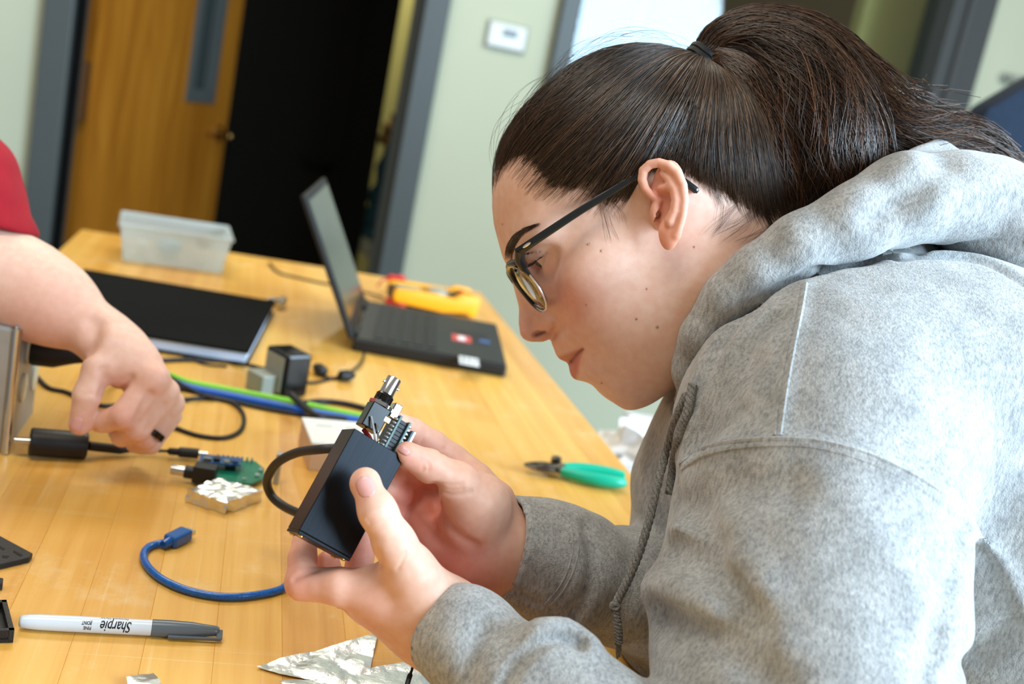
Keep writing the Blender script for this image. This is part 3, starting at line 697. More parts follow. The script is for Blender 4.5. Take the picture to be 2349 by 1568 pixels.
# ---- cut foil sheet at the front
def foil_sheet(name, lab, poly, seed, hgt=0.004, res=0.004, lift=0.0):
    P = [TB(x, y, 0.0008) for x, y in poly]
    bm = bmesh.new(); f = bm.faces.new([bm.verts.new(p) for p in P])
    bmesh.ops.triangulate(bm, faces=bm.faces[:])
    for _ in range(6):
        es = [e for e in bm.edges if e.calc_length() > res]
        if not es: break
        bmesh.ops.subdivide_edges(bm, edges=es, cuts=1)
        bmesh.ops.triangulate(bm, faces=[f for f in bm.faces if len(f.verts) > 3])
    from mathutils import noise
    for v in bm.verts:
        q = v.co*26; w = abs(noise.noise(q+Vector((seed,0,0))))*1.5 + 0.16*abs(noise.noise(q*3.7))
        v.co.z = TABLE_Z + 0.0008 + hgt*min(1.2, w)
    bm.verts.index_update()
    vs = [v.co.copy() for v in bm.verts]; fs = [[v.index for v in f.verts] for f in bm.faces]; bm.free()
    o = mesh_obj(name, vs, fs, M['foil']); s = o.modifiers.new('thickness', 'SOLIDIFY'); s.thickness = 0.0002
    return tag(o, lab, 'foil', 'foil scraps')
foil_sheet('foil_sheet', 'crumpled foil sheet with cut points under the near wrist', [(588, 1531), (640, 1513), (735, 1491), (800, 1476), (845, 1462), (868, 1452), (858, 1492), (849, 1535), (880, 1527), (925, 1519), (960, 1540), (1010, 1585), (1040, 1640), (700, 1640), (640, 1566), (715, 1560), (650, 1549)], 1)
foil_sheet('foil_sheet', 'small bright foil scrap at the bottom edge of the picture', [(288, 1567), (325, 1552), (352, 1545), (366, 1570), (380, 1610), (300, 1610)], 4, 0.006)
o = MB().tube(spline([TB(948, 1520, .020), TB(945, 1535, .014), TB(938, 1556, .008), TB(932, 1580, .006), TB(930, 1610, .006)], 5), [0.0009]*8+[0.0018]*8+[0.0012]*5, 8).obj('cable_tie', M['rubber'], None, True); tag(o, 'thin black cable tie tail on the foil by the near cuff', 'cable tie')

# ---- blue usb cable
M['usbblue'] = mat('translucent_blue_jacket', srgb(8, 92, 176), 0.28, noise=0.35, scale=500, coat=0.3); M['usbplug'] = mat('translucent_blue_plug', srgb(6, 82, 156), 0.25, coat=0.3)
ur = 0.0029
usb = thing('usb_cable', 'short bright blue translucent USB cable curved on the bench', 'cable', TB(340, 1270))
P = [TB(x, y, ur+0.0003+hz) for x, y, hz in ((384, 1243, .002), (360, 1247, 0), (338, 1256, 0), (329, 1275, 0), (340, 1300, 0), (372, 1328, 0), (425, 1352, 0), (490, 1366, 0), (550, 1368, 0), (610, 1360, 0), (645, 1350, 0), (662, 1335, .003), (668, 1310, .010))]
MB().tube(spline(P, 8), ur, 12).obj('jacket', M['usbblue'], usb, True)
pa, pb_ = TB(384, 1244, .005), TB(428, 1222, .006); pd = (pb_-pa); pl_ = pd.length; pd.normalize(); ps = Z3.cross(pd).normalized()
MB().tube([pa-pd*0.005, pa+pd*0.002, pa+pd*0.003], [0.0032, 0.004, 0.0045], 12).obj('strain_relief', M['usbplug'], usb, True)
MB().box(pa+pd*(pl_*0.55), pl_*0.95, 0.0125, 0.0095, X=pd, Y=ps, Z=pd.cross(ps), bev=0.002).obj('plug_shell', M['usbplug'], usb)
MB().box(pa+pd*(pl_*1.12), 0.006, 0.0085, 0.0035, X=pd, Y=ps, Z=pd.cross(ps)).obj('usb_tip', M['chrome'], usb)

# ---- black printed plastic parts at the left edge
M['print'] = mat('black_printed_plastic', srgb(18, 18, 19), 0.5, bump=0.2, bscale=900)
br = thing('printed_bracket', 'black triangular printed plate with slots at the left edge', 'bracket', TB(20, 1290))
th_ = 0.0045
outer = [(74, 1281), (66, 1290), (-60, 1320), (-60, 1200), (0, 1241)]
bm = MB().prism([TB(x, y, 0.0004) for x, y in outer], th_, bev=0.0006); bm.obj('plate', M['print'], br)
M['slot_shade'] = mat('slot_shadow', srgb(16, 15, 14), 0.8)  # slots are not cut; dark slabs paint the shade inside them
for pts in (((32, 1262), (52, 1273), (47, 1277), (30, 1266)), ((4, 1274), (22, 1275), (16, 1280), (6, 1279)), ((0, 1252), (12, 1259), (8, 1262), (-2, 1256))):
    MB().prism([TB(x, y, th_+0.0003) for x, y in pts], 0.0003).obj('slot', M['slot_shade'], br)
o = MB().prism([TB(x, y, 0.0004) for x, y in ((6, 1343), (5, 1353), (-40, 1360), (-40, 1335))], 0.006, bev=0.0005).obj('printed_clip', M['print']); tag(o, 'tiny black printed clip between the bracket and the tray', 'clip')
tr = thing('printed_tray', 'black printed rectangular tray with raised rim at the left edge', 'tray', TB(0, 1440))
t0, t1, t2, t3 = [TB(x, y, 0.0004) for x, y in ((30, 1473), (12, 1402), (-70, 1405), (-60, 1476))]
MB().prism([t0, t1, t2, t3], 0.0035).obj('floor_plate', M['print'], tr)
for e0, e1 in ((t0, t1), (t1, t2), (t3, t0)):
    d = (e1-e0).normalized(); MB().box((e0+e1)/2+Z3*0.0055+Z3.cross(d)*0.0015, (e1-e0).length, 0.003, 0.0065, X=d, Y=Z3.cross(d)).obj('rim_wall', M['print'], tr)

# ---- permanent marker
mk0, mk1 = TB(44, 1424, 0.0055), TB(503, 1447, 0.0055)
kx = (mk1-mk0); kl = kx.length; kx.normalize()
mk = thing('permanent_marker', 'light grey permanent marker with dark grey cap and clip', 'marker', Vector((mk0.x, mk0.y, TABLE_Z)))
M['mkw'] = mat('pale_grey_plastic', srgb(205, 210, 214), 0.22); M['mkg'] = mat('slate_grey_plastic', srgb(92, 100, 106), 0.25); M['ink'] = mat('black_print', srgb(14, 14, 16), 0.4)
R = 0.0053; cl = kl*0.650
MB().lathe(mk0, kx, [(0, 0.0026), (0.0006, 0.0036), (0.002, 0.0042), (0.006, 0.0047), (0.012, 0.0051), (0.03, R), (cl, R)], 28).obj('barrel', M['mkw'], mk, True)
MB().lathe(mk0+kx*cl, kx, [(0, R), (0.0003, R+0.00035), (0.012, R+0.0004), (0.026, R*0.98), (kl-cl-0.012, R*0.84), (kl-cl-0.003, R*0.66), (kl-cl-0.0008, R*0.58), (kl-cl, R*0.44)], 28).obj('cap', M['mkg'], mk, True)
vdir = (CAMP - (mk0+mk1)/2); vdir -= kx*vdir.dot(kx); vdir.normalize()
ks = kx.cross(vdir)                                              # towards the lower picture edge or upper
if ks.dot(CY) > 0: ks = -ks
cp = mk0+kx*(cl+0.011)
clipd = Vector((-kx.y, kx.x, 0)).normalized()
if clipd.dot(CAMP-mk0) < 0: clipd = -clipd
clipd = (clipd - Z3*0.42).normalized()
MB().box(cp+kx*0.0175+clipd*(R+0.0014), 0.035, 0.0026, 0.0016, X=kx, Y=clipd.cross(kx), Z=clipd, bev=0.0005).obj('clip', M['mkg'], mk)
MB().box(cp+kx*0.0335+clipd*(R*0.35+0.0012), 0.004, 0.0026, R*1.35, X=kx, Y=clipd.cross(kx), Z=clipd, bev=0.0005).obj('clip_root', M['mkg'], mk)
def text_on_barrel(body, size, s_along, arc, shear=0.0, sx=1.0, bold=0.0):
    """flat print wrapped round the marker: reading direction runs towards the closed end, upside down in the picture"""
    cu = bpy.data.curves.new('print', 'FONT'); cu.body = body; cu.size = size; cu.shear = shear; cu.align_x = 'LEFT'; cu.offset = bold
    to = bpy.data.objects.new('print', cu); C.objects.link(to)
    bpy.context.view_layer.update()
    me = bpy.data.meshes.new_from_object(to.evaluated_get(bpy.context.evaluated_depsgraph_get()))
    C.objects.unlink(to); bpy.data.objects.remove(to)
    bm = bmesh.new(); bm.from_mesh(me); bmesh.ops.triangulate(bm, faces=bm.faces[:])
    for _ in range(3):
        es = [e for e in bm.edges if e.calc_length() > 0.0012]
        if not es: break
        bmesh.ops.subdivide_edges(bm, edges=es, cuts=1); bmesh.ops.triangulate(bm, faces=bm.faces[:])
    bm.verts.index_update(); vs = []
    for v in bm.verts:
        s = s_along - v.co.x*sx; t_ = arc + v.co.y               # x runs back along the barrel, y runs down in the picture
        an = t_/R
        vs.append(mk0 + kx*s + (vdir*math.cos(an) + ks*math.sin(an))*(R+0.00006))
    fs = [[v.index for v in f.verts] for f in bm.faces]; bm.free()
    mesh_obj('lettering', vs, fs, M['ink'], mk)
text_on_barrel('Sharpie', 0.0105, 0.0695, -0.0030, 0.25, 0.62, 0.00012)
text_on_barrel('®', 0.0022, 0.0448, -0.0030)
text_on_barrel('Permanent Marker', 0.0026, 0.0670, -0.0062, 0.0, 0.90)
text_on_barrel('FINE', 0.0034, 0.0445, 0.0012, 0.0, 0.72, 0.00008)
text_on_barrel('POINT', 0.0034, 0.0445, -0.0022, 0.0, 0.62, 0.00008)

# ---- white carrier bag on a stool beyond the bench edge
M['bagm'] = mat('white_plastic_film', srgb(226, 228, 234), 0.35, trans=0.0)
bg = W(1480, 1060, 1.55)
stool = thing('stool', 'grey round stool standing beyond the bench edge under the white bag', 'stool', (bg.x+0.05, bg.y+0.05, 0))
sz = 0.74
MB().lathe((bg.x+0.05, bg.y+0.05, sz-0.03), Z3, [(0, 0.15), (0.004, 0.16), (0.026, 0.16), (0.03, 0.15)], 28).obj('seat', M['leg'], stool, True)
for k in range(4):
    an_ = math.pi/4+k*math.pi/2; MB().tube([(bg.x+0.05+0.11*math.cos(an_), bg.y+0.05+0.11*math.sin(an_), sz-0.03), (bg.x+0.05+0.19*math.cos(an_), bg.y+0.05+0.19*math.sin(an_), 0)], 0.012).obj('leg', M['leg'], stool, True)
rr = random.Random(11); vs = []; fs = []; nu, nv = 22, 12
for j in range(nv+1):
    for i in range(nu):
        th2 = 2*math.pi*i/nu; f = j/nv
        r_ = (0.115*(1-0.55*f**2) + rr.uniform(-0.014, 0.014))*(1 if j < nv else 0.2)
        vs.append((bg.x+0.05+r_*1.15*math.cos(th2), bg.y+0.05+r_*math.sin(th2), sz+0.001+0.135*f + (rr.uniform(-.01,.012) if 0 < j else 0)))
for j in range(nv):
    for i in range(nu):
        a = j*nu+i; b = j*nu+(i+1)%nu; fs += [(a, b, b+nu), (a, b+nu, a+nu)]
fs += [tuple(range(nu-1,-1,-1)), tuple(nv*nu+i for i in range(nu))]
tag(mesh_obj('carrier_bag', vs, fs, M['bagm']), 'crumpled white plastic bag on a stool past the bench edge', 'bag')
# ---- dark blue chair back at the far right
chb = W(2222, 300, 1.95)
M['navy'] = mat('navy_fabric', srgb(14, 30, 48), 0.9, noise=0.2, scale=60)
chair = thing('office_chair', 'tall dark navy drafting chair behind the ponytail at the right', 'chair', (chb.x+0.23, chb.y, 0))
cx_, cy_ = 1.42, 1.76; chair.location = (cx_, cy_, 0)
bk = MB()
prof = [(-0.22, 0.92), (-0.235, 1.12), (-0.225, 1.34), (-0.19, 1.44), (-0.10, 1.515), (0.0, 1.535), (0.10, 1.515), (0.19, 1.44), (0.225, 1.34), (0.235, 1.12), (0.22, 0.92)]
bk.prism([(cx_+x, cy_, z) for x, z in prof], 0.06, up=(0, 1, 0), bev=0.012).obj('backrest', M['navy'], chair, True)
MB().box((cx_, cy_-0.22, 0.74), 0.46, 0.44, 0.08, bev=0.02).obj('seat', M['navy'], chair, True)
MB().box((cx_, cy_+0.075, 0.92), 0.07, 0.03, 0.44).obj('back_bar', M['black'], chair)
MB().lathe((cx_, cy_-0.2, 0.08), Z3, [(0, 0.03), (0.62, 0.03)], 16).obj('column', M['black'], chair)
for k in range(5):
    an_ = k*2*math.pi/5; e = Vector((cx_+0.28*math.cos(an_), cy_-0.2+0.28*math.sin(an_), 0.06))
    MB().tube([(cx_, cy_-0.2, 0.10), e], [0.025, 0.018]).obj('leg', M['black'], chair)
    MB().lathe(e+Vector((-0.012, 0, -0.033)), (1, 0, 0), [(0, 0.026), (0.024, 0.026)], 14).obj('castor', M['rubber'], chair)
# ================================================================== implicit-surface modelling (for bodies and cloth)
f32 = np.float32
def smin(a, b, k):
    h = np.clip(0.5 + 0.5*(b-a)/k, 0, 1)
    return b + (a-b)*h - k*h*(1-h)
def smax(a, b, k): return -smin(-a, -b, k)
def ell(P, c, r, R=None):
    q = P - np.asarray(c, f32)
    if R is not None: q = q @ np.asarray(R, f32).T
    r = np.asarray(r, f32)
    k0 = np.sqrt(((q/r)**2).sum(1)); k1 = np.sqrt(((q/(r*r))**2).sum(1)) + 1e-9
    return k0*(k0-1.0)/k1
def cap(P, a, b, ra, rb):
    a = np.asarray(a, f32); b = np.asarray(b, f32); ab = b-a; L2 = float(ab@ab) + 1e-12
    t = np.clip(((P-a)@ab)/L2, 0, 1)
    d = P - a - t[:,None]*ab
    return np.sqrt((d*d).sum(1)) - (ra + (rb-ra)*t)
def chain(P, pts, rs, k=0.0):
    d = None
    for i in range(len(pts)-1):
        c = cap(P, pts[i], pts[i+1], rs[i], rs[i+1])
        d = c if d is None else (smin(d, c, k) if k > 0 else np.minimum(d, c))
    return d
def boxd(P, c, h, R, r=0.0):
    q = np.abs((P - np.asarray(c, f32)) @ np.asarray(R, f32).T) - (np.asarray(h, f32)-r)
    return np.sqrt((np.maximum(q, 0)**2).sum(1)) + np.minimum(q.max(1), 0) - r
def sdf_mesh(fn, lo, hi, res, slack=1.3):
    """surface nets over a sparse block grid; returns (verts, quads)"""
    lo = np.asarray(lo, float); hi = np.asarray(hi, float); B = 8
    nb = np.ceil((hi-lo)/(res*B)).astype(int)
    bc = [lo[i] + (np.arange(nb[i])+0.5)*res*B for i in range(3)]
    G = np.stack(np.meshgrid(*bc, indexing='ij'), -1).reshape(-1, 3).astype(f32)
    dc = fn(G)
    keep = np.nonzero(np.abs(dc) < res*B*0.87*slack)[0]
    D = np.empty(tuple(nb*B), f32)
    Db = D.reshape(nb[0], B, nb[1], B, nb[2], B)
    Db[...] = dc.reshape(nb)[:, None, :, None, :, None]
    o = (np.stack(np.meshgrid(*[np.arange(B)]*3, indexing='ij'), -1).reshape(-1, 3) + 0.5 - B/2)*res
    CH = 600
    ijk = np.stack(np.unravel_index(keep, nb), -1)
    for s in range(0, len(keep), CH):
        kk = keep[s:s+CH]
        P = (G[kk][:, None, :] + o[None].astype(f32)).reshape(-1, 3)
        v = fn(P).reshape(len(kk), B, B, B)
        I = ijk[s:s+CH]
        Db[I[:,0], :, I[:,1], :, I[:,2], :] = v
    S = D < 0
    org = lo + 0.5*res
    c = S[:-1,:-1,:-1].astype(np.uint8)
    tot = np.zeros_like(c)
    for dx in (0,1):
        for dy in (0,1):
            for dz in (0,1):
                tot += S[dx:S.shape[0]-1+dx, dy:S.shape[1]-1+dy, dz:S.shape[2]-1+dz]
    act = (tot > 0) & (tot < 8)
    idx = np.stack(np.nonzero(act), -1)
    vid = np.full(act.shape, -1, np.int32); vid[act] = np.arange(len(idx))
    acc = np.zeros((len(idx), 3)); cnt = np.zeros(len(idx))
    cor = [(a,b,c_) for a in (0,1) for b in (0,1) for c_ in (0,1)]
    for a in cor:
        for ax in range(3):
            if a[ax] == 1: continue
            b = list(a); b[ax] = 1
            va = D[idx[:,0]+a[0], idx[:,1]+a[1], idx[:,2]+a[2]]; vb = D[idx[:,0]+b[0], idx[:,1]+b[1], idx[:,2]+b[2]]
            mk = (va < 0) != (vb < 0)
            t = np.where(mk, va/(va-vb+1e-20), 0)
            p = np.array(a, float)[None].repeat(len(idx), 0); p[:, ax] += t
            acc += p*mk[:,None]; cnt += mk
    V = org + (idx + acc/np.maximum(cnt,1)[:,None])*res
    quads = []
    for ax in range(3):
        sl0 = [slice(None)]*3; sl1 = [slice(None)]*3; sl0[ax] = slice(0,-1); sl1[ax] = slice(1,None)
        A = S[tuple(sl0)]; Bm = S[tuple(sl1)]
        e = np.stack(np.nonzero(A != Bm), -1)
        u, w = (ax+1)%3, (ax+2)%3
        ok = (e[:,u] > 0) & (e[:,w] > 0) & (e[:,u] < act.shape[u]) & (e[:,w] < act.shape[w]) & (e[:,ax] < act.shape[ax])
        e = e[ok]
        def g(du, dw):
            q = e.copy(); q[:,u] -= du; q[:,w] -= dw; return vid[q[:,0], q[:,1], q[:,2]]
        q = np.stack([g(0,0), g(1,0), g(1,1), g(0,1)], -1)
        fl = ~A[e[:,0], e[:,1], e[:,2]]
        q[fl] = q[fl][:, ::-1]
        q = q[(q >= 0).all(1)]
        quads.append(q[:, ::-1])
    return V, np.concatenate(quads)
def np_mesh(name, V, Q, material, parent=None, loc=None, smooth=True, color=None):
    """fast mesh from arrays; V in world space"""
    base = np.array(list(wloc(parent))) if parent is not None else (np.array(loc) if loc is not None else np.array([V[:,0].mean(), V[:,1].mean(), V[:,2].min()]))
    me = bpy.data.meshes.new(name); n = len(V); k = Q.shape[1]
    me.vertices.add(n); me.vertices.foreach_set('co', (V-base).astype(f32).ravel())
    me.loops.add(len(Q)*k); me.loops.foreach_set('vertex_index', Q.astype(np.int32).ravel())
    me.polygons.add(len(Q)); me.polygons.foreach_set('loop_start', np.arange(0, len(Q)*k, k, dtype=np.int32))
    me.polygons.foreach_set('loop_total', np.full(len(Q), k, np.int32))
    me.polygons.foreach_set('use_smooth', np.full(len(Q), smooth, bool))
    me.update(calc_edges=True); me.validate()
    if color is not None:
        at = me.color_attributes.new('tint', 'FLOAT_COLOR', 'POINT')
        at.data.foreach_set('color', np.concatenate([color, np.ones((n,1))], 1).astype(f32).ravel())
    me.materials.append(material)
    o = bpy.data.objects.new(name, me); C.objects.link(o)
    if parent is not None: o.parent = parent
    else: o.location = base
    return o
def join_vq(parts):
    Vs, Qs, n = [], [], 0
    for V, Q in parts: Vs.append(V); Qs.append(Q+n); n += len(V)
    return np.concatenate(Vs), np.concatenate(Qs)
def strands_mesh(paths, rad, sides=3):
    """paths (S,T,3) world; rad (S,T) -> verts, quads of thin tubes"""
    S_, T_, _ = paths.shape
    t = np.gradient(paths, axis=1); t /= np.linalg.norm(t, axis=2, keepdims=True)+1e-12
    a = np.array([0.31, 0.52, 0.79]); n = np.cross(t, a); n /= np.linalg.norm(n, axis=2, keepdims=True)+1e-12
    b = np.cross(t, n); V = []
    for k in range(sides):
        an = 2*math.pi*k/sides; V.append(paths + (n*math.cos(an)+b*math.sin(an))*rad[..., None])
    V = np.stack(V, 2).reshape(-1, 3)                      # index ((s*T)+t)*sides+k
    s, t_, k = np.meshgrid(np.arange(S_), np.arange(T_-1), np.arange(sides), indexing='ij')
    i0 = (s*T_+t_)*sides; k1 = (k+1) % sides
    Q = np.stack([i0+k, i0+k1, i0+sides+k1, i0+sides+k], -1).reshape(-1, 4)
    return V, Q
def trace(fn, px, py, z0=0.45, z1=1.3):
    """first hit of a camera ray on an implicit surface given in camera space; arrays of pixels"""
    px = np.atleast_1d(np.asarray(px, float)); py = np.atleast_1d(np.asarray(py, float))
    r = np.stack([(px-PXW/2)/FPX, -(py-PXH/2)/FPX, np.ones_like(px)], -1); z = np.full(len(px), z0)
    for _ in range(60):
        d = fn((r*z[:,None]).astype(f32)); z = np.minimum(z + np.maximum(d, -0.004)*0.8, z1)
    return r*z[:,None]
# ================================================================== the sitter: head
nrng = np.random.default_rng(5)
HZ = 0.80                                               # depth of the head's midplane
HYAW = math.radians(0)
_F0 = np.array([-0.837, -0.547, 0]); _F0 /= np.linalg.norm(_F0); _U0 = np.array([_F0[1], -_F0[0], 0]); _N = np.array([0, 0, -1.0])
HF = math.cos(HYAW)*_F0 + math.sin(HYAW)*_N             # forward, lateral (camera side), up  -- camera space
HL = math.cos(HYAW)*_N - math.sin(HYAW)*_F0
HU = _U0
HO = cs(1500, 520, HZ)
def h2c(P): P = np.atleast_2d(P); return HO + P[:, :1]*HF + P[:, 1:2]*HL + P[:, 2:3]*HU
def h2w(P): return to_world(h2c(P))
def hs(px, py, lat=0.0):                                # head-space point on the plane l = lat that shows at a pixel
    r = np.array([(px-PXW/2)/FPX, -(py-PXH/2)/FPX, 1.0])
    z = (lat + HO@HL)/(r@HL); d = r*z - HO
    return np.array([d@HF, lat, d@HU])
def hl(pts): return [hs(*p) for p in pts]
# --- profile traced from the picture (midline)
PROF = np.array([hs(*p) for p in ((1131,405),(1129,430),(1129,470),(1133,510),(1142,548),(1152,580),(1164,608),(1174,640),(1184,675),(1190,700),(1190.5,725),(1190.5,745),(1194,767),(1204,779),(1219,784.6),(1236,782),(1253,777),(1261,782),(1272,803),(1282,822),(1294.7,828),(1304,832),(1306,841),(1308.7,855),(1314,866),(1321,871.5),(1335,873),(1349,877),(1360.6,882),(1370,893),(1384.5,908),(1400,918),(1419.5,926),(1440.6,930))])
PU, PF = PROF[::-1, 2], PROF[::-1, 0]
EYE = hs(1257, 579, 0.0340)
MC = hs(1336, 800, 0.0235)                              # mouth corner
LID_LO, LID_HI = -40.0, 2.0
TIEH = hs(1606, 135, 0.0)
def fold(P): Q = P.copy(); Q[:, 1] = np.sqrt(Q[:, 1]**2 + 1e-7); return Q
CRC, CRR = (-0.010, 0, 0.034), (0.094, 0.0745, 0.090)
def head_base(P):
    Q = fold(P)
    d = ell(Q, CRC, CRR)
    d = smin(d, ell(Q, (0.040, 0, 0.052), (0.053, 0.057, 0.056)), 0.03)          # forehead
    d = smin(d, ell(Q, (0.048, 0, -0.020), (0.052, 0.054, 0.070)), 0.03)         # face
    d = smin(d, ell(Q, (0.042, 0.034, -0.030), (0.046, 0.030, 0.046)), 0.022)     # cheek
    d = smin(d, cap(Q, (0.004, 0.050, -0.048), (0.074, 0.012, -0.080), 0.023, 0.020), 0.03)   # jaw
    d = smin(d, ell(Q, (0.080, 0, -0.081), (0.020, 0.022, 0.018)), 0.02)
    d = smin(d, ell(Q, (0.036, 0, -0.0735), (0.056, 0.048, 0.0298)), 0.022)        # soft underside of the chin
    d = smin(d, chain(Q, [(-0.022, 0, -0.01), (-0.040, 0, -0.09), (-0.062, 0, -0.20)], [0.056, 0.057, 0.062]), 0.035)  # neck
    d = smin(d, cap(Q, (0.086, 0.006, 0.036), (0.072, 0.044, 0.038), 0.013, 0.012), 0.016)     # brow ridge
    d = smin(d, ell(Q, (0.052, 0.050, 0.000), (0.026, 0.015, 0.014)), 0.02)       # cheek bone
    # eye socket
    d = smax(d, -ell(Q, (EYE[0]+0.015, 0.046, EYE[2]-0.004), (0.0185, 0.026, 0.0110)), 0.008)
    # mouth mound
    d = smin(d, ell(Q, (0.078, 0, -0.050), (0.024, 0.027, 0.024)), 0.02)
    # nose
    nz = chain(Q, [(0.092, 0, 0.028), (0.1015, 0, 0.008), (0.1085, 0, -0.008), (0.1120, 0, -0.0150)], [0.0075, 0.0068, 0.0082, 0.0100], 0.004)
    nz = smin(nz, ell(Q, (0.0985, 0.0118, -0.0165), (0.0108, 0.0074, 0.0086)), 0.006)
    nz = smin(nz, cap(Q, (0.110, 0, -0.019), (0.098, 0, -0.0235), 0.0062, 0.0060), 0.006)
    nz = smin(nz, cap(Q, (0.092, 0.007, 0.014), (0.094, 0.012, -0.010), 0.010, 0.010), 0.012)
    d = smin(d, nz, 0.007)
    # lips
    d = smin(d, chain(Q, [(0.1010, 0, -0.0430), (0.0975, 0.010, -0.0430), MC+(-0.001, 0, 0.0010)], [0.0066, 0.0056, 0.0022], 0.002), 0.005)
    d = smin(d, chain(Q, [(0.1000, 0, -0.0570), (0.0965, 0.010, -0.0555), MC+(-0.001, 0, -0.0020)], [0.0078, 0.0066, 0.0024], 0.002), 0.005)
    return d
# forward warp so that the midline follows the traced profile
_us = np.linspace(-0.104, 0.106, 106)
_fs = np.linspace(0.03, 0.15, 241)
_g = np.stack(np.meshgrid(_us, _fs, indexing='ij'), -1).reshape(-1, 2)
_d = head_base(np.stack([_g[:,1], np.zeros(len(_g)), _g[:,0]], -1).astype(f32)).reshape(len(_us), len(_fs))
_bf = np.array([_fs[np.nonzero(r < 0)[0].max()] if (r < 0).any() else np.nan for r in _d])
_tf = np.interp(_us, PU, PF)
_DELTA = np.where(np.isnan(_bf), 0, _tf-_bf)
_taper = np.clip((_us+0.104)/0.012, 0, 1)*np.clip((0.100-_us)/0.02, 0, 1)
_DELTA = np.clip(_DELTA, -0.014, 0.014)*_taper
_k = np.exp(-np.linspace(-2, 2, 5)**2/2.0); _k /= _k.sum()
_DELTA = np.convolve(np.pad(_DELTA, 2, mode='edge'), _k, 'valid')
def warpP(P):
    Q = P.copy()
    dl = np.interp(P[:, 2], _us, _DELTA).astype(f32)
    nose = np.exp(-((P[:, 2]+0.006)/0.024)**2)
    wid = 0.036 - 0.020*nose
    w = np.exp(-(P[:, 1]/wid)**2)*np.clip((P[:, 0]-0.02)/0.05, 0, 1)
    Q[:, 0] -= dl*w
    return Q
def head_sdf0(P):
    Q = fold(P)
    d = head_base(warpP(P))
    # lids: a shell round the eyeball, open in a narrow downward wedge
    E = Q-EYE.astype(f32); er = np.sqrt((E*E).sum(1)); el = np.degrees(np.arctan2(E[:,2], np.maximum(1e-4, E[:,0]))); az = np.arctan2(E[:,1], np.maximum(1e-4, E[:,0]))
    d = smin(d, er-0.0134, 0.006)
    lo_, hi_ = LID_LO + 9.5*az**2, LID_HI - 2*az**2
    op = np.maximum(lo_-el, el-hi_)*0.00023
    op = np.maximum(op, np.maximum(0.0119-er, er-0.020)); op = np.maximum(op, 0.0004-E[:,0])
    d = smax(d, -op, 0.0008)
    fo_ = np.maximum(np.maximum(np.abs(el-30)*0.00023-0.0005, er-0.0160), np.maximum(0.0125-er, np.maximum(0.002-E[:,0], az-1.25)))
    d = smax(d, -fo_, 0.0010)
    d = smax(d, -ell(P, ep(1519, 478, 0.002), (0.0100, 0.0085, 0.0135)), 0.002)       # hollow behind the concha
    return d
def _h0c(P): return head_sdf0((np.asarray(P, f32)-HO.astype(f32)) @ np.stack([HF, HL, HU], -1).astype(f32))
def face_line(pts, dz=0.0):
    h = trace(_h0c, [p[0] for p in pts], [p[1] for p in pts], 0.6, 0.95); h = h*(1+dz/h[:, 2:3]); q = h-HO
    return [v for v in np.stack([q@HF, np.abs(q@HL), q@HU], -1)]
def head_sdf(P):
    Q = fold(P); d = head_sdf0(P)
    for l, r, k in _FL: d = smax(d, -chain(Q, l, r), k)
    return d
# --- ear (relief built in its own plane, back edge standing out from the skull)
def elat(px): return 0.0765 + (px-1465)/112*0.013
def ep(px, py, dl=0.0): return hs(px, py, elat(px)+dl)
def ear_sdf(P):
    c = ep(1524, 455); e1 = ep(1570, 455)-ep(1480, 455); e1 /= np.linalg.norm(e1)
    e2 = ep(1545, 380)-ep(1528, 555); e2 -= e1*(e2@e1); e2 /= np.linalg.norm(e2); e3 = np.cross(e1, e2)
    R = np.stack([e1, e2, e3])
    d = ell(P, ep(1532, 440, -0.002), (0.0120, 0.0210, 0.0030), R)
    d = smin(d, ell(P, ep(1535, 535, -0.0005), (0.0068, 0.0110, 0.0036), R), 0.006)           # lobe
    d = smin(d, cap(P, ep(1508, 425, -0.014), ep(1518, 510, -0.014), 0.006, 0.006), 0.004)      # root
    d = smax(d, -ell(P, ep(1518, 478, 0.0052), (0.0085, 0.0125, 0.0064), R), 0.004)
    d = smin(d, ell(P, ep(1527, 466, -0.0055), (0.0105, 0.0150, 0.0030), R), 0.002)            # concha
    d = smax(d, -ell(P, ep(1503, 408, 0.0042), (0.0080, 0.0085, 0.0048), R), 0.004)            # upper hollow
    hx_ = [ep(*q) for q in ((1512,462,0.000),(1494,448,0.002),(1480,432,0.003),(1473,412,0.003),(1476,391,0.003),(1491,377,0.003),(1511,373,0.003),(1534,380,0.003),(1553,397,0.003),(1566,425,0.003),(1570,458,0.0025),(1566,492,0.002),(1558,520,0.001),(1552,540,0.0))]
    d = smin(d, chain(P, hx_, [0.0020,0.0024,0.0028,0.0031,0.0032,0.0031,0.0031,0.0032,0.0033,0.0032,0.0029,0.0028,0.0028,0.003]), 0.0022)
    ah = [ep(*q) for q in ((1520,397,0.001),(1536,413,0.002),(1547,436,0.003),(1551,460,0.003),(1547,484,0.003),(1536,506,0.0025))]
    d = smin(d, chain(P, ah, [0.0022,0.0027,0.0032,0.0033,0.0032,0.0034]), 0.0025)
    d = smin(d, chain(P, [ep(1516,432,0.0005), ep(1536,430,0.0015)], [0.0022,0.0026]), 0.003)
    d = smin(d, ell(P, ep(1503, 488, 0.001), (0.0036, 0.0072, 0.0034), R), 0.003)             # tragus
    d = smax(d, -cap(P, ep(1509, 485, 0.001), ep(1507, 506, 0.001), 0.0016, 0.0022), 0.0015)
    d = smax(d, -cap(P, ep(1509, 492, 0.001), ep(1500, 492, -0.010), 0.0024, 0.002), 0.001)
    return d
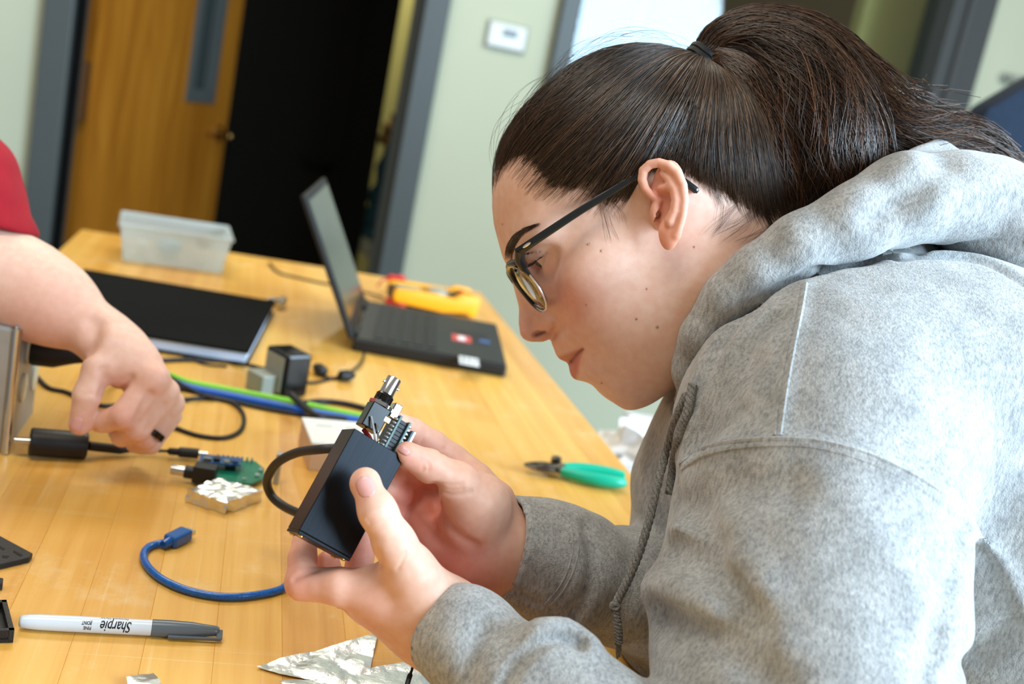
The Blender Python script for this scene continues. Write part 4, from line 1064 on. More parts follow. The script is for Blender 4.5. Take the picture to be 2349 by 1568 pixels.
_FL = [(face_line([(1309,830),(1317,820),(1326,810),(1336,801)]), [0.0017,0.0016,0.0015,0.0010], 0.0018),           # mouth line
       (face_line([(1228,769),(1237,765),(1249,762)], 0.0010), [0.0022,0.0029,0.0023], 0.0014),                   # nostril
       (face_line([(1256,716),(1270,728),(1277,742),(1275,754),(1264,766)]), [0.0006,0.0015,0.0019,0.0018,0.0010], 0.0040)]   # wing crease
_hp = sdf_mesh(head_sdf, (-0.125, -0.085, -0.21), (0.135, 0.085, 0.135), 0.0012)
_c = ep(1523, 460)
_er = sdf_mesh(ear_sdf, _c-np.array([0.026, 0.024, 0.040]), _c+np.array([0.026, 0.022, 0.042]), 0.0006)
# --- skin tint (albedo variation): lips, flushed cheek, warm ears, moles; recess shade painted in too
def mixc(c, t, w): return c*(1-w[:,None]) + np.array(t)[None]*w[:,None]
lin = lambda r, g, b: np.array(srgb(r, g, b)[:3])
SK0 = lin(238, 200, 182)
def head_tint(V):
    A = np.abs(V[:,1]); n = len(V); c = np.repeat(SK0[None], n, 0)
    g = lambda p, s: np.exp(-(((V[:,0]-p[0])**2 + (A-p[1])**2 + (V[:,2]-p[2])**2)/(s*s)))
    c = mixc(c, lin(216, 134, 120), 0.60*g(hs(1300, 690, 0.05), 0.026))
    c = mixc(c, lin(208, 132, 112), 0.60*g((0.112, 0, -0.014), 0.018))
    c = mixc(c, lin(226, 178, 150), 0.5*np.clip((V[:,2]-0.03)/0.04, 0, 1))
    c = mixc(c, lin(220, 172, 148), 0.35*np.exp(-((V[:,2]+0.035)/0.020)**2)*np.clip((V[:,0]-0.075)/0.02, 0, 1))
    # lips: outline taken in the side view, the same on both sides
    pc = h2c(np.stack([V[:,0], A, V[:,2]], -1)); sx_ = PXW/2+pc[:,0]/pc[:,2]*FPX; sy_ = PXH/2-pc[:,1]/pc[:,2]*FPX
    def segd(pl):
        m_ = np.full(len(sx_), 1e9)
        for (x0, y0), (x1, y1) in zip(pl[:-1], pl[1:]):
            t = np.clip(((sx_-x0)*(x1-x0)+(sy_-y0)*(y1-y0))/((x1-x0)**2+(y1-y0)**2), 0, 1); m_ = np.minimum(m_, np.hypot(sx_-x0-t*(x1-x0), sy_-y0-t*(y1-y0)))
        return m_
    def inside(poly):
        r = np.zeros(len(sx_), bool); n_ = len(poly)
        for i in range(n_):
            x0, y0 = poly[i]; x1, y1 = poly[(i+1) % n_]
            c_ = ((y0 > sy_) != (y1 > sy_)) & (sx_ < (x1-x0)*(sy_-y0)/((y1-y0) or 1e-9)+x0); r ^= c_
        w = np.clip(0.5 + np.where(r, 1, -1)*segd(list(poly)+[poly[0]])/9.0, 0, 1)
        return w*(V[:,0] > 0.07)
    up_ = inside([(1268,818),(1284,816),(1302,810),(1320,803),(1337,798),(1331,808),(1319,818),(1309,832),(1290,842)])
    lw_ = inside([(1309,832),(1319,818),(1331,807),(1337,802),(1334,814),(1329,834),(1326,854),(1321,880),(1300,884),(1296,842)])
    c = mixc(c, lin(190, 112, 104), 0.75*up_); c = mixc(c, lin(206, 116, 114), 0.85*lw_)
    fr_ = V[:,0] > 0.07
    c = mixc(c, lin(112, 52, 48), 0.8*fr_*np.exp(-(segd([(1303,836),(1309,830),(1318,819),(1327,809),(1337,801)])/3.4)**2))      # mouth crease: its shade is put into the colour
    c = mixc(c, lin(96, 44, 36), 0.9*fr_*np.exp(-(segd([(1230,768),(1240,764),(1250,762)])/4.5)**2))                          # nostril: red lining, with the hole's shade painted in
    # shaved-looking skin where hair is pulled back
    for px, py, r in ((1460,731,2.8),(1508,750,3.2),(1483,662,2.0),(1350,560,2.4),(1379,575,2.6),(1345,700,1.5),(1380,878,2.2),(1592,566,2.4),(1152,514,2.0)):
        lat = 0.06 if px > 1200 else 0.01
        p0 = hs(px, py, 0.03); p1 = hs(px, py, 0.075); ax = (p1-p0)/np.linalg.norm(p1-p0)
        q = V-p0; dd = np.linalg.norm(q - (q@ax)[:,None]*ax, axis=1)
        c = mixc(c, lin(120, 66, 44), 0.75*np.exp(-(dd/(r*0.0003))**2)*(V[:,1] > 0))
    return c
def ear_tint(V):
    c = np.repeat(lin(236, 180, 156)[None], len(V), 0)
    g = lambda p, s: np.exp(-(((V-p)**2).sum(1)/(s*s)))
    c = mixc(c, lin(224, 140, 104), 0.7*g(ep(1535, 545), 0.010)); c = mixc(c, lin(196, 104, 88), 0.7*g(ep(1515, 455, -0.003), 0.010)); c = mixc(c, lin(150, 76, 60), 0.9*g(ep(1507, 495, -0.003), 0.005))  # ear canal: recess shade is put into the tint
    return c
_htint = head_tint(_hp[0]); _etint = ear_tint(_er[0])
# ================================================================== hands (camera space: x right, y up, z depth)
def cp(px, py, z): return cs(px, py, z)
def cc(pts): return [cs(*p) for p in pts]
def on_surf(fn, pts, dz=0.0):
    h = trace(fn, [p[0] for p in pts], [p[1] for p in pts]); h = h*(1+dz/h[:,2:3]); return [q for q in h]
def on_surf_all(fn, specs):
    """(pixel line, width, blend) rows -> lines lying on the surface, traced in one go"""
    specs = [([(q.x, q.y) for q in spline([Vector((p[0], p[1], 0)) for p in l], 3)], w, k) for l, w, k in specs]
    X = [p[0] for s in specs for p in s[0]]; Y = [p[1] for s in specs for p in s[0]]; h = trace(fn, X, Y); out = []; i = 0
    for l, w, k in specs: out.append((list(h[i:i+len(l)]), w, k)); i += len(l)
    return out
def _near(P, line, m):
    L = np.asarray(line); lo, hi = L.min(0)-m, L.max(0)+m
    return np.nonzero(((P > lo.astype(f32)) & (P < hi.astype(f32))).all(1))[0]
def groove(d, P, line, w, k):
    i = _near(P, line, w+k+0.002)
    if len(i): d[i] = smax(d[i], -(chain(P[i], line, [0.0003]*len(line))-w), k)
    return d
def ridge(d, P, line, w, k):
    i = _near(P, line, w+k*1.2)
    if len(i): d[i] = smin(d[i], chain(P[i], line, [w]*len(line)), k)
    return d
HB32 = np.stack([HF, HL, HU], -1).astype(f32)
def head_c(P): return head_sdf((np.asarray(P, f32)-HO.astype(f32)) @ HB32)
PX = 1/3731.0
# --- the box she holds: axes in camera space
BX_A = cs(814, 982, 0.662); 
_a = np.array([-0.455, -0.890, 0.0]); _b = np.array([0.885, -0.470, 0.0]); _b -= _a*(_a@_b)/(_a@_a); _a /= np.linalg.norm(_a); _b /= np.linalg.norm(_b)
def rot(v, k, an): return v*math.cos(an) + np.cross(k, v)*math.sin(an) + k*(k@v)*(1-math.cos(an))
_nn = np.cross(_b, _a)                                   # away from / towards the camera
if _nn[2] > 0: _nn = -_nn
# tip the box: right side nearer, lower end further so that the left side and lower end cap show
def tip(v, s1, s2): return rot(rot(v, _a, s1), _b, s2)
_best = None
for s1 in (-1, 1):
    for s2 in (-1, 1):
        A_, B_, N_ = [tip(v, s1*math.radians(21), s2*math.radians(18)) for v in (_a, _b, _nn)]
        back = -N_                                       # from front face to back face
        sc = (back@_b), (back@_a)
        if sc[0] < 0 and sc[1] > 0: _best = (A_, B_, N_)
BXA, BXB, BXN = _best
BLa, BLb, BLc = 0.0706, 0.0368, 0.0250
BC = BX_A + BXA*BLa/2 + BXB*BLb/2 - BXN*BLc/2
BR = np.stack([BXA, BXB, BXN])
def bface(u, v, n=0.0): return BX_A + BXA*u*BLa + BXB*v*BLb + BXN*n           # point on the front face
def bbox_sdf(P): return boxd(P, BC, (BLa/2, BLb/2, BLc/2), BR)

def hand_near0(P):
    th = chain(P, cc([(838,1112,.640),(866,1172,.636),(905,1245,.641),(945,1312,.650),(1005,1395,.662)]), [0.0082,0.0104,0.0118,0.0140,0.0170], 0.006)
    th = smin(th, ell(P, cs(838,1106,.6415), (0.0086,0.0088,0.0070)), 0.004)
    pl = cap(P, cs(1030,1432,.672), cs(872,1352,.660), 0.0215, 0.0140)
    pl = smin(pl, cap(P, cs(1020,1450,.676), cs(850,1378,.672), 0.0195, 0.0130), 0.02)
    pl = smin(pl, cap(P, cs(1010,1440,.690), cs(850,1385,.692), 0.0190, 0.0130), 0.02)
    pl = smin(pl, cap(P, cs(1000,1400,.672), cs(930,1300,.654), 0.0180, 0.0120), 0.016)
    pl = smin(pl, chain(P, cc([(1000,1425,.678),(1110,1500,.668),(1240,1570,.65)]), [0.0235,0.0240,0.027]), 0.02)
    d = smin(th, pl, 0.010)
    ix = chain(P, cc([(866,1358,.660),(780,1345,.658),(696,1337,.664)]), [0.0130,0.0110,0.0104], 0.004)
    ix2 = chain(P, cc([(692,1336,.664),(694,1280,.678),(703,1215,.692),(720,1160,.697)]), [0.0100,0.0086,0.0076,0.0070], 0.003)
    d = smin(d, smin(ix, ix2, 0.0035), 0.008)
    md = chain(P, cc([(860,1385,.676),(790,1362,.684),(752,1318,.694),(752,1290,.697)]), [0.0125,0.0100,0.0090,0.0078], 0.003)
    d = smin(d, md, 0.003)
    rg = chain(P, cc([(860,1385,.692),(812,1345,.702),(826,1280,.706),(836,1215,.704)]), [0.0120,0.0095,0.0086,0.0078], 0.003)
    d = smin(d, rg, 0.003)
    return smax(d, -(bbox_sdf(P)-0.0002), 0.0015)
def bumpy(P, a, b, r): return cap(P, a, b, r, r)
def hand_far0(P):
    S = 0.72
    th = chain(P, cc([(934,1042,.678),(985,1068,.690),(1048,1106,.702),(1085,1150,.712)]), [0.0082,0.0098,0.0128,0.0170], 0.005)
    tn = ell(P, cs(1088,1178,.722), (0.0235,0.0275,0.0190), np.stack([[0.80,-0.6,0],[0.6,0.80,0],[0,0,1]]))
    d = smin(th, tn, 0.012)
    pl = cap(P, cs(1010,1170,.748), cs(1140,1255,.748), 0.0150, 0.0190)
    pl = smin(pl, chain(P, cc([(955,1185,.735),(1000,1240,.734),(1060,1290,.735),(1120,1300,.742)]), [0.0120,0.0150,0.0180,0.0200], 0.01), 0.012)
    pl = smin(pl, chain(P, cc([(1120,1240,.742),(1200,1262,.758),(1330,1290,.785)]), [0.0270,0.0265,0.028]), 0.02)
    pl = smin(pl, cap(P, cs(1128,1150,.738), cs(1070,1085,.740), 0.0160, 0.0100), 0.012)
    d = smin(d, pl, 0.0045)
    ix = chain(P, cc([(1090,1100,.742),(1040,1052,.742),(995,1018,.735),(945,985,.722),(915,970,.708)]), [0.0120,0.0096,0.0088,0.0078,0.0070], 0.003)
    d = smin(d, ix, 0.005)
    for q, r in ((((1030,1120,.752),(975,1085,.748),(935,1092,.726),(900,1075,.708)), (0.0110,0.0090,0.0088,0.0078)),
                 (((1000,1160,.752),(950,1135,.748),(915,1130,.722),(885,1120,.706)), (0.0110,0.0092,0.0090,0.0080)),
                 (((985,1195,.748),(935,1180,.742),(900,1170,.722),(865,1160,.706)), (0.0105,0.0086,0.0082,0.0074))):
        d = smin(d, chain(P, cc(q), r, 0.004), 0.0030)
    return smax(d, -(bbox_sdf(P)-0.0002), 0.0015)
def forearm_other0(P):
    d = chain(P, cc([(-190,560,.99),(-40,622,.985),(60,662,.98),(130,700,.975),(240,772,.965)]), [0.046,0.0410,0.0360,0.0290,0.0200], 0.03)
    d = smin(d, cap(P, cs(240,772,.965), cs(298,835,.957), 0.0200, 0.0230), 0.02)
    d = smin(d, cap(P, cs(268,808,.980), cs(358,908,.984), 0.0205, 0.0180), 0.02)
    d = smin(d, cap(P, cs(288,808,.962), cs(350,870,.951), 0.0185, 0.0145), 0.015)
    th = chain(P, cc([(262,800,.950),(226,842,.938),(200,905,.934),(184,972,.938)]), [0.0165,0.0126,0.0112,0.0097], 0.005)
    d = smin(d, th, 0.009)
    fi = [((350,872,.950),(286,952,.935),(240,966,.945),(226,968,.952)), ((378,900,.962),(314,982,.950),(280,1000,.965),(270,990,.975)), ((392,925,.978),(335,1003,.966),(312,1015,.982),(300,1000,.992)), ((390,952,.996),(345,1018,.984),(325,1022,.996),(318,1010,1.004))]
    rr = [(0.0142,0.0118,0.0096,0.0088), (0.0132,0.0112,0.0092,0.0084), (0.0124,0.0106,0.0088,0.008), (0.0110,0.0090,0.0078,0.007)]
    for q, r in zip(fi, rr): d = smin(d, chain(P, cc(q), r, 0.003), 0.0045)
    d = smin(d, ell(P, cs(352,868,.940), (0.0100,0.0100,0.0080)), 0.010)
    return d
_cn = on_surf_all(hand_near0, [
    ([(842,1192),(866,1181),(890,1166)], 0.0003, 0.0020), ([(848,1200),(872,1190),(893,1176)], 0.0002, 0.0018), ([(726,1306),(702,1312),(676,1326)], 0.0007, 0.004),
    ([(868,1268),(872,1296)], 0.0004, 0.004), ([(752,1392),(775,1398),(790,1408)], 0.0003, 0.005), ([(932,1266),(922,1288),(912,1306)], 0.0001, 0.0016)])
def hand_near(P):
    d = hand_near0(P)
    for l, w, k in _cn: d = groove(d, P, l, w, k)
    return d
_cf = on_surf_all(hand_far0, [
    ([(1004,1124),(1030,1134),(1062,1133),(1080,1128)], 0.0005, 0.0030), ([(1012,1118),(1036,1124),(1062,1121)], 0.0003, 0.0022), ([(1016,1110),(1040,1113),(1060,1109)], 0.0002, 0.002),
    ([(997,1115),(1000,1160),(1026,1198),(1054,1230),(1090,1252)], 0.0012, 0.007), ([(965,1050),(972,1062),(970,1078)], 0.0002, 0.0018), ([(975,1052),(984,1066),(982,1082)], 0.0002, 0.0018), ([(962,1020),(970,1010)], 0.0003, 0.002), ([(1010,1042),(1018,1028)], 0.0003, 0.002)])
def hand_far(P):
    d = hand_far0(P)
    for l, w, k in _cf: d = groove(d, P, l, w, k)
    return d
_co = on_surf_all(forearm_other0, [
    ([(236,850),(240,880),(232,905)], 0.0010, 0.008), ([(300,866),(282,890),(270,908)], 0.0008, 0.006), ([(345,905),(326,938),(312,968)], 0.0018, 0.005), ([(375,928),(354,958),(340,985)], 0.0018, 0.005), ([(392,958),(374,982),(358,1005)], 0.0018, 0.005), ([(185,900),(198,906),(212,902)], 0.0002, 0.002), ([(215,745),(212,780),(205,800)], 0.0010, 0.016)])
def forearm_other(P):
    d = forearm_other0(P)
    for l, w, k in _co: d = groove(d, P, l, w, k)
    return d
def bnds(pts, r): A = np.array([cs(p[0], p[1], z) for p in pts for z in {q[2] for q in pts}]); return A.min(0)-r, A.max(0)+r
_hn = sdf_mesh(hand_near, *bnds([(660,1080,.63),(1240,1570,.72)], 0.035), 0.0011)
_hf = sdf_mesh(hand_far, *bnds([(860,950,.67),(1330,1330,.79)], 0.035), 0.0012)
_fo = sdf_mesh(forearm_other, *bnds([(-190,500,.93),(420,1040,1.01)], 0.055), 0.0018)
def near_tint(V):
    c = np.repeat(lin(234, 192, 170)[None], len(V), 0)
    g = lambda p, s: np.exp(-(((V-cs(*p))**2).sum(1)/(s*s)))
    for p, s, w in (((838,1112,.632),0.013,0.5), ((665,1345,.655),0.020,0.55), ((700,1260,.67),0.025,0.5), ((760,1290,.69),0.02,0.6), ((840,1390,.65),0.030,0.35), ((830,1250,.70),0.02,0.6)): c = mixc(c, lin(216, 138, 116), w*g(p, s))
    return c
def far_tint(V):
    c = np.repeat(lin(230, 184, 160)[None], len(V), 0)
    g = lambda p, s: np.exp(-(((V-cs(*p))**2).sum(1)/(s*s)))
    for p, s, w in (((1040,1290,.72),0.028,0.8), ((930,1130,.72),0.03,0.75), ((950,1050,.67),0.016,0.4), ((1000,1190,.73),0.02,0.5), ((1090,1320,.73),0.02,0.5)): c = mixc(c, lin(212, 118, 100), w*g(p, s))
    return c
def other_tint(V):
    c = np.repeat(lin(234, 194, 174)[None], len(V), 0)
    g = lambda p, s: np.exp(-(((V-cs(*p))**2).sum(1)/(s*s)))
    for p, s, w in (((286,955,.925),0.02,0.5), ((350,868,.94),0.018,0.4), ((184,975,.93),0.016,0.5), ((260,870,.95),0.02,0.4), ((330,1010,.96),0.02,0.4), ((90,740,.94),0.05,0.4)): c = mixc(c, lin(216, 142, 122), w*g(p, s))
    return c
def skin_mat(name):
    t = NT(name); b = t.b
    at = t.node('ShaderNodeAttribute', attribute_name='tint')
    tc = t.node('ShaderNodeTexCoord'); nz = t.node('ShaderNodeTexNoise', i_Scale=160.0, i_Detail=6.0); t.link(tc, 'Object', nz, 'Vector')
    r = t.ramp([(0.35, srgb(246, 232, 226)), (0.65, (1,1,1,1))]); t.link(nz, 'Fac', r, 'Fac')
    mx = t.node('ShaderNodeMix', data_type='RGBA', blend_type='MULTIPLY'); mx.inputs['Factor'].default_value = 0.6
    t.link(at, 'Color', mx, 'A'); t.link(r, 'Color', mx, 'B'); t.link(mx, 'Result', b, 'Base Color')
    b.inputs['Roughness'].default_value = 0.54; b.inputs['Specular IOR Level'].default_value = 0.4
    b.inputs['Subsurface Weight'].default_value = 0.22; b.inputs['Subsurface Radius'].default_value = (1.0, 0.35, 0.2); b.inputs['Subsurface Scale'].default_value = 0.006
    n2 = t.node('ShaderNodeTexVoronoi', i_Scale=1100.0); t.link(tc, 'Object', n2, 'Vector')
    bp = t.node('ShaderNodeBump', i_Strength=0.06, i_Distance=0.0004); t.link(n2, 'Distance', bp, 'Height'); t.link(bp, 'Normal', b, 'Normal')
    return t.m
M['skin'] = skin_mat('skin')
# --- moles: tiny flat lumps sitting on the cheek
def dot_mesh(c, n, r):
    n = n/np.linalg.norm(n); a = np.cross(n, [0.3, 0.9, 0.2]); a /= np.linalg.norm(a); b = np.cross(n, a); V = [c+n*0.0003]; K = 8
    for rr_, h in ((0.6, 0.0002), (1.0, -0.0002)):
        for k in range(K): V.append(c + n*h + (a*math.cos(2*math.pi*k/K)+b*math.sin(2*math.pi*k/K))*r*rr_)
    Q = [[0, 1+k, 1+(k+1)%K, 0] for k in range(K)] + [[1+k, 9+k, 9+(k+1)%K, 1+(k+1)%K] for k in range(K)]
    Q = [[q[0],q[1],q[2],q[2]] if len(set(q)) == 3 and q[0] == q[3] else q for q in Q]
    return np.array(V), Q
MOLES = ((1460,731,2.6),(1508,750,3.2),(1483,662,1.8),(1348,560,2.2),(1379,575,2.2),(1380,878,1.8),(1592,566,2.2))
sitter = thing('person', 'person with glasses and ponytail in grey hoodie holding a black enclosure', 'person', to_world(cs(2100, 1700, .84))[0])
sitter.location.z = 0
parts_ = [(h2w(_hp[0]), _hp[1]), (h2w(_er[0]), _er[1]), (to_world(_hn[0]), _hn[1]), (to_world(_hf[0]), _hf[1])]
# arms and trunk under the clothes
tor = MB()
V_, Q_ = join_vq(parts_)
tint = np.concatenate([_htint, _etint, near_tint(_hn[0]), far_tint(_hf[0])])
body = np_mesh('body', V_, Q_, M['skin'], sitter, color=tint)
M['mole'] = mat('mole_brown', srgb(182, 130, 104), 0.5)
_mh = trace(head_c, [m_[0] for m_ in MOLES], [m_[1] for m_ in MOLES])
for (mx_, my_, mr_), c_ in zip(MOLES, _mh):
    w = to_world(c_)[0]; e = 1e-3
    g_ = np.array([head_c((c_+np.eye(3)[i]*e)[None].astype(f32))[0]-head_c((c_-np.eye(3)[i]*e)[None].astype(f32))[0] for i in range(3)])
    nW = to_world(g_)[0]-np.array(list(CAMP))
    vv, qq = dot_mesh(w, nW, mr_*0.00036)
    mesh_obj('mole', vv, [tuple(dict.fromkeys(q)) for q in qq], M['mole'], sitter, True)
# --- nails
def nail(name, fn, px, py, ux, wl, ww, parent, m_='nail'):
    """slightly domed plate following the fingertip; ux = pixel direction from base to tip, wl/ww half sizes in pixels"""
    u = np.array(ux, float); u /= np.linalg.norm(u); v = np.array([-u[1], u[0]]); I, J = 10, 10; X, Y, H = [], [], []
    for i in range(I+1):
        for j in range(J+1):
            a = i/I*2-1; b = (j/J*2-1)*math.sqrt(max(0.0, 1-abs(a)**3.0)); q = np.array([px, py]) + u*a*wl + v*b*ww
            X.append(q[0]); Y.append(q[1]); H.append(0.00055*(1-max(abs(a), abs(j/J*2-1))**4) - 0.0001)
    P = trace(fn, X, Y); P = P*(1 - (np.array(H)/P[:, 2])[:, None])
    F = [(i*(J+1)+j, (i+1)*(J+1)+j, (i+1)*(J+1)+j+1, i*(J+1)+j+1) for i in range(I) for j in range(J)]
    o = mesh_obj(name, to_world(P), F, M[m_], parent, True); s = o.modifiers.new('thickness', 'SOLIDIFY'); s.thickness = 0.0004; s.offset = 0
    return o
M['nail'] = mat('fingernail', srgb(222, 164, 156), 0.28, sss=0.1)
nail('fingernail', hand_near, 839, 1116, (-10, -26), 25, 21, sitter)
nail('fingernail', hand_far, 926, 1032, (-22, -14), 15, 9, sitter)

# ================================================================== the other person's forearm
other = thing('person', 'forearm of a second person in red short sleeves pointing at the bench', 'person', to_world(cs(-150, 600, .99))[0])
np_mesh('body', to_world(_fo[0]), _fo[1], M['skin'], other, color=other_tint(_fo[0]))
nail('fingernail', forearm_other, 176, 974, (-9, 26), 19, 13, other)
def sleeve_sdf(P):
    d = chain(P, cc([(-330,250,1.0),(-130,430,.99),(-40,560,.985)]), [0.082,0.0590,0.0485], 0.03)
    # hem plane
    a = cs(0, 525, .98); b = cs(88, 540, .98); t = (b-a)/np.linalg.norm(b-a); n = np.array([t[1], -t[0], 0]); n = n if n[1] < 0 else -n
    d = smax(d, (P-a.astype(f32))@n.astype(f32), 0.004)
    inner = chain(P, cc([(-150,470,.99),(-40,622,.985),(60,690,.98)]), [0.036,0.0425,0.0400])
    d = smax(d, -inner, 0.002)
    d = d + 0.0012*np.sin(P[:,0]*160+P[:,1]*90)*np.sin(P[:,1]*120)
    return d
_sl = sdf_mesh(sleeve_sdf, *bnds([(-330,250,.93),(110,600,1.02)], 0.06), 0.0025)
M['red'] = mat('crimson_cotton', srgb(150, 10, 28), 0.9, noise=0.08, scale=60, bump=0.25, bscale=900)
np_mesh('shirt_sleeve', to_world(_sl[0]), _sl[1], M['red'], other)
# ring
c0, c1 = cs(346, 985, .966), cs(338, 1002, .967)
ax = cs(335,1003,.966)-cs(392,925,.978); ax /= np.linalg.norm(ax)
rc = cs(345, 990, .9685); e1 = np.cross(ax, [0,0,1.0]); e1 /= np.linalg.norm(e1); e2 = np.cross(ax, e1)
q = MB(); K = 28; RR = 0.0136; vs = []
for k in range(K):
    an_ = 2*math.pi*k/K; rd = e1*math.cos(an_)+e2*math.sin(an_)
    for a_, r_ in ((-0.0028, RR), (0.0028, RR), (0.0028, RR-0.0016), (-0.0028, RR-0.0016)): vs.append(Vector(to_world(rc+ax*a_+rd*r_)[0]))
q.add(vs, [(k*4+j, k*4+(j+1)%4, ((k+1)%K)*4+(j+1)%4, ((k+1)%K)*4+j) for k in range(K) for j in range(4)])
M['ringm'] = mat('dark_tungsten', srgb(58, 52, 46), 0.2, metal=1)
tag(q.obj('finger_ring', M['ringm'], None, True, auto=0.9), 'dark polished metal band on the ring finger of the pointing hand', 'ring')
# ================================================================== grey hooded sweatshirt
HOOD_N = [(1568,905,.770,.0075),(1580,850,.748,.0095),(1610,770,.732,.0115),(1668,688,.722,.0135),(1735,632,.717,.0155),(1830,566,.714,.0185),(1960,512,.716,.0225),(2085,455,.728,.0290),(2190,455,.742,.0300),(2300,520,.755,.0290),(2420,610,.765,.0290)]
HOOD_EDGE = [(1563,905,.775),(1572,830,.750),(1596,750,.733),(1650,655,.722),(1738,586,.716),(1850,512,.717),(1985,438,.727),(2085,378,.748),(2150,352,.780)]
TBX = (np.array([CX.x, CY.x, _fw.x], f32), f32(CAMP.x)); TBZ = (np.array([CX.z, CY.z, _fw.z], f32), f32(CAMP.z))
def hood_sdf(P):
    d = None
    for s in (1, -1):
        H = [cs(x, y, z if s > 0 else 1.62-z) for x, y, z, r in HOOD_N]; R_ = [h[3] for h in HOOD_N]
        c = chain(P, H, R_, 0.012)
        d = c if d is None else smin(d, c, 0.02)
        e = chain(P, [cs(x, y, z if s > 0 else 1.62-z) for x, y, z in HOOD_EDGE], [0.0065,0.0065,0.0065,0.0065,0.0070,0.0075,0.0085,0.0095,0.0100])
        d = smin(d, e, 0.010)
    bk = ell(P, cs(2210, 470, .80), (0.040, 0.036, 0.075))
    d = smin(d, bk, 0.02)
    d = smin(d, cap(P, cs(2330, 545, .762), cs(2330, 545, .858), 0.032, 0.032), 0.025); d = smin(d, cap(P, cs(2420, 620, .775), cs(2420, 620, .845), 0.030, 0.030), 0.025)
    return d
def trunk_sdf(P):
    d = chain(P, cc([(1900,740,.80),(2060,900,.82),(2260,1200,.84),(2420,1650,.86)]), [0.085,0.120,0.150,0.160], 0.06)
    d = smin(d, chain(P, cc([(1760,900,.79),(1720,1120,.83),(1760,1450,.86),(1900,1800,.88)]), [0.055,0.078,0.110,0.130], 0.05), 0.06)
    d = smin(d, ell(P, cs(1890,985,.716), (0.098,0.098,0.092)), 0.04)                   # near shoulder
    d = smin(d, ell(P, cs(2150,840,.76), (0.120,0.062,0.090)), 0.05)                    # shoulder blade
    d = smin(d, ell(P, cs(1800,1040,.93), (0.090,0.100,0.080)), 0.05)                   # far shoulder
    # collar ridges falling from the neckline
    d = smin(d, chain(P, cc([(1850,665,.712),(1745,740,.717),(1665,825,.732),(1612,930,.752),(1590,1010,.766)]), [0.010,0.012,0.012,0.010,0.009], 0.01), 0.016)
    d = smin(d, chain(P, cc([(1790,740,.704),(1700,860,.712),(1645,970,.730)]), [0.008,0.010,0.008], 0.01), 0.020)
    return d
def near_arm_sdf(P):
    d = chain(P, cc([(1888,1040,.70),(1864,1300,.665),(1838,1520,.645),(1830,1880,.60)]), [0.091,0.080,0.0785,0.076], 0.04)
    fa = chain(P, cc([(1040,1458,.660),(1100,1500,.650),(1210,1596,.632),(1330,1712,.615),(1480,1830,.595),(1770,1980,.57)]), [0.0275,0.0290,0.0360,0.0420,0.0500,0.066], 0.012)
    fa = smin(fa, cap(P, cs(1262,1505,.622), cs(1392,1606,.612), 0.0180, 0.0190), 0.016)
    fa = smin(fa, ell(P, cs(1072,1440,.650), (0.024,0.024,0.022)), 0.014)
    d = smin(d, fa, 0.018)
    # hollow cuff
    d = smax(d, -cap(P, cs(930,1395,.676), cs(1070,1475,.656), 0.0236, 0.0226), 0.0016)
    return d
def far_arm_sdf(P):
    d = chain(P, cc([(1160,1243,.750),(1240,1265,.762),(1300,1285,.770)]), [0.0335,0.0355,0.0345], 0.01)
    d = smin(d, chain(P, cc([(1288,1290,.766),(1322,1306,.772)]), [0.0400,0.0415]), 0.006)
    d = smin(d, chain(P, cc([(1430,1345,.79),(1560,1370,.815),(1700,1380,.85),(1850,1250,.92)]), [0.0440,0.0480,0.060,0.075], 0.02), 0.006)
    d = smin(d, cap(P, cs(1180,1335,.745), cs(1300,1390,.762), 0.012, 0.020), 0.018)
    d = smax(d, -cap(P, cs(1080,1215,.735), cs(1178,1248,.752), 0.0288, 0.0278), 0.0016)
    # slanting cuff opening
    n = cs(1128,1238,.75)-cs(1230,1262,.762); n /= np.linalg.norm(n); n = n + np.array([0,0,-0.25]); n /= np.linalg.norm(n)
    d = smax(d, (P-cs(1146,1240,.748).astype(f32))@n.astype(f32), 0.002)
    return d
def wob(P, a): return a*(np.sin(P[:,0]*55+np.sin(P[:,1]*41)*1.5)*np.sin(P[:,1]*62+P[:,2]*35) + 0.5*np.sin(P[:,0]*120+P[:,1]*75+1.3)*np.sin(P[:,2]*90))
def hoodie_sdf0(P):
    t = smin(trunk_sdf(P), near_arm_sdf(P), 0.010)
    h = hood_sdf(P); t = smax(t, -(h-0.0040), 0.006); t = smin(t, h, 0.002)
    t = smin(t, far_arm_sdf(P), 0.010)
    # room for the neck and head
    hq = (P-HO.astype(f32)) @ HB32
    nk = chain(hq, [(-0.015, 0, -0.02), (-0.030, 0, -0.085), (-0.045, 0, -0.135)], [0.060, 0.061, 0.054])
    nk = smin(nk, ell(hq, (0.045, 0, -0.080), (0.058, 0.052, 0.036)), 0.02)
    t = smax(t, -nk, 0.004)
    xw = P@TBX[0] + TBX[1]; zw = P@TBZ[0] + TBZ[1]                    # the bench top the sleeves rest on
    t = smax(t, -np.maximum(xw-(TX1+0.002), zw-(TABLE_Z+0.0015)), 0.003)
    return t + wob(P, 0.0007)
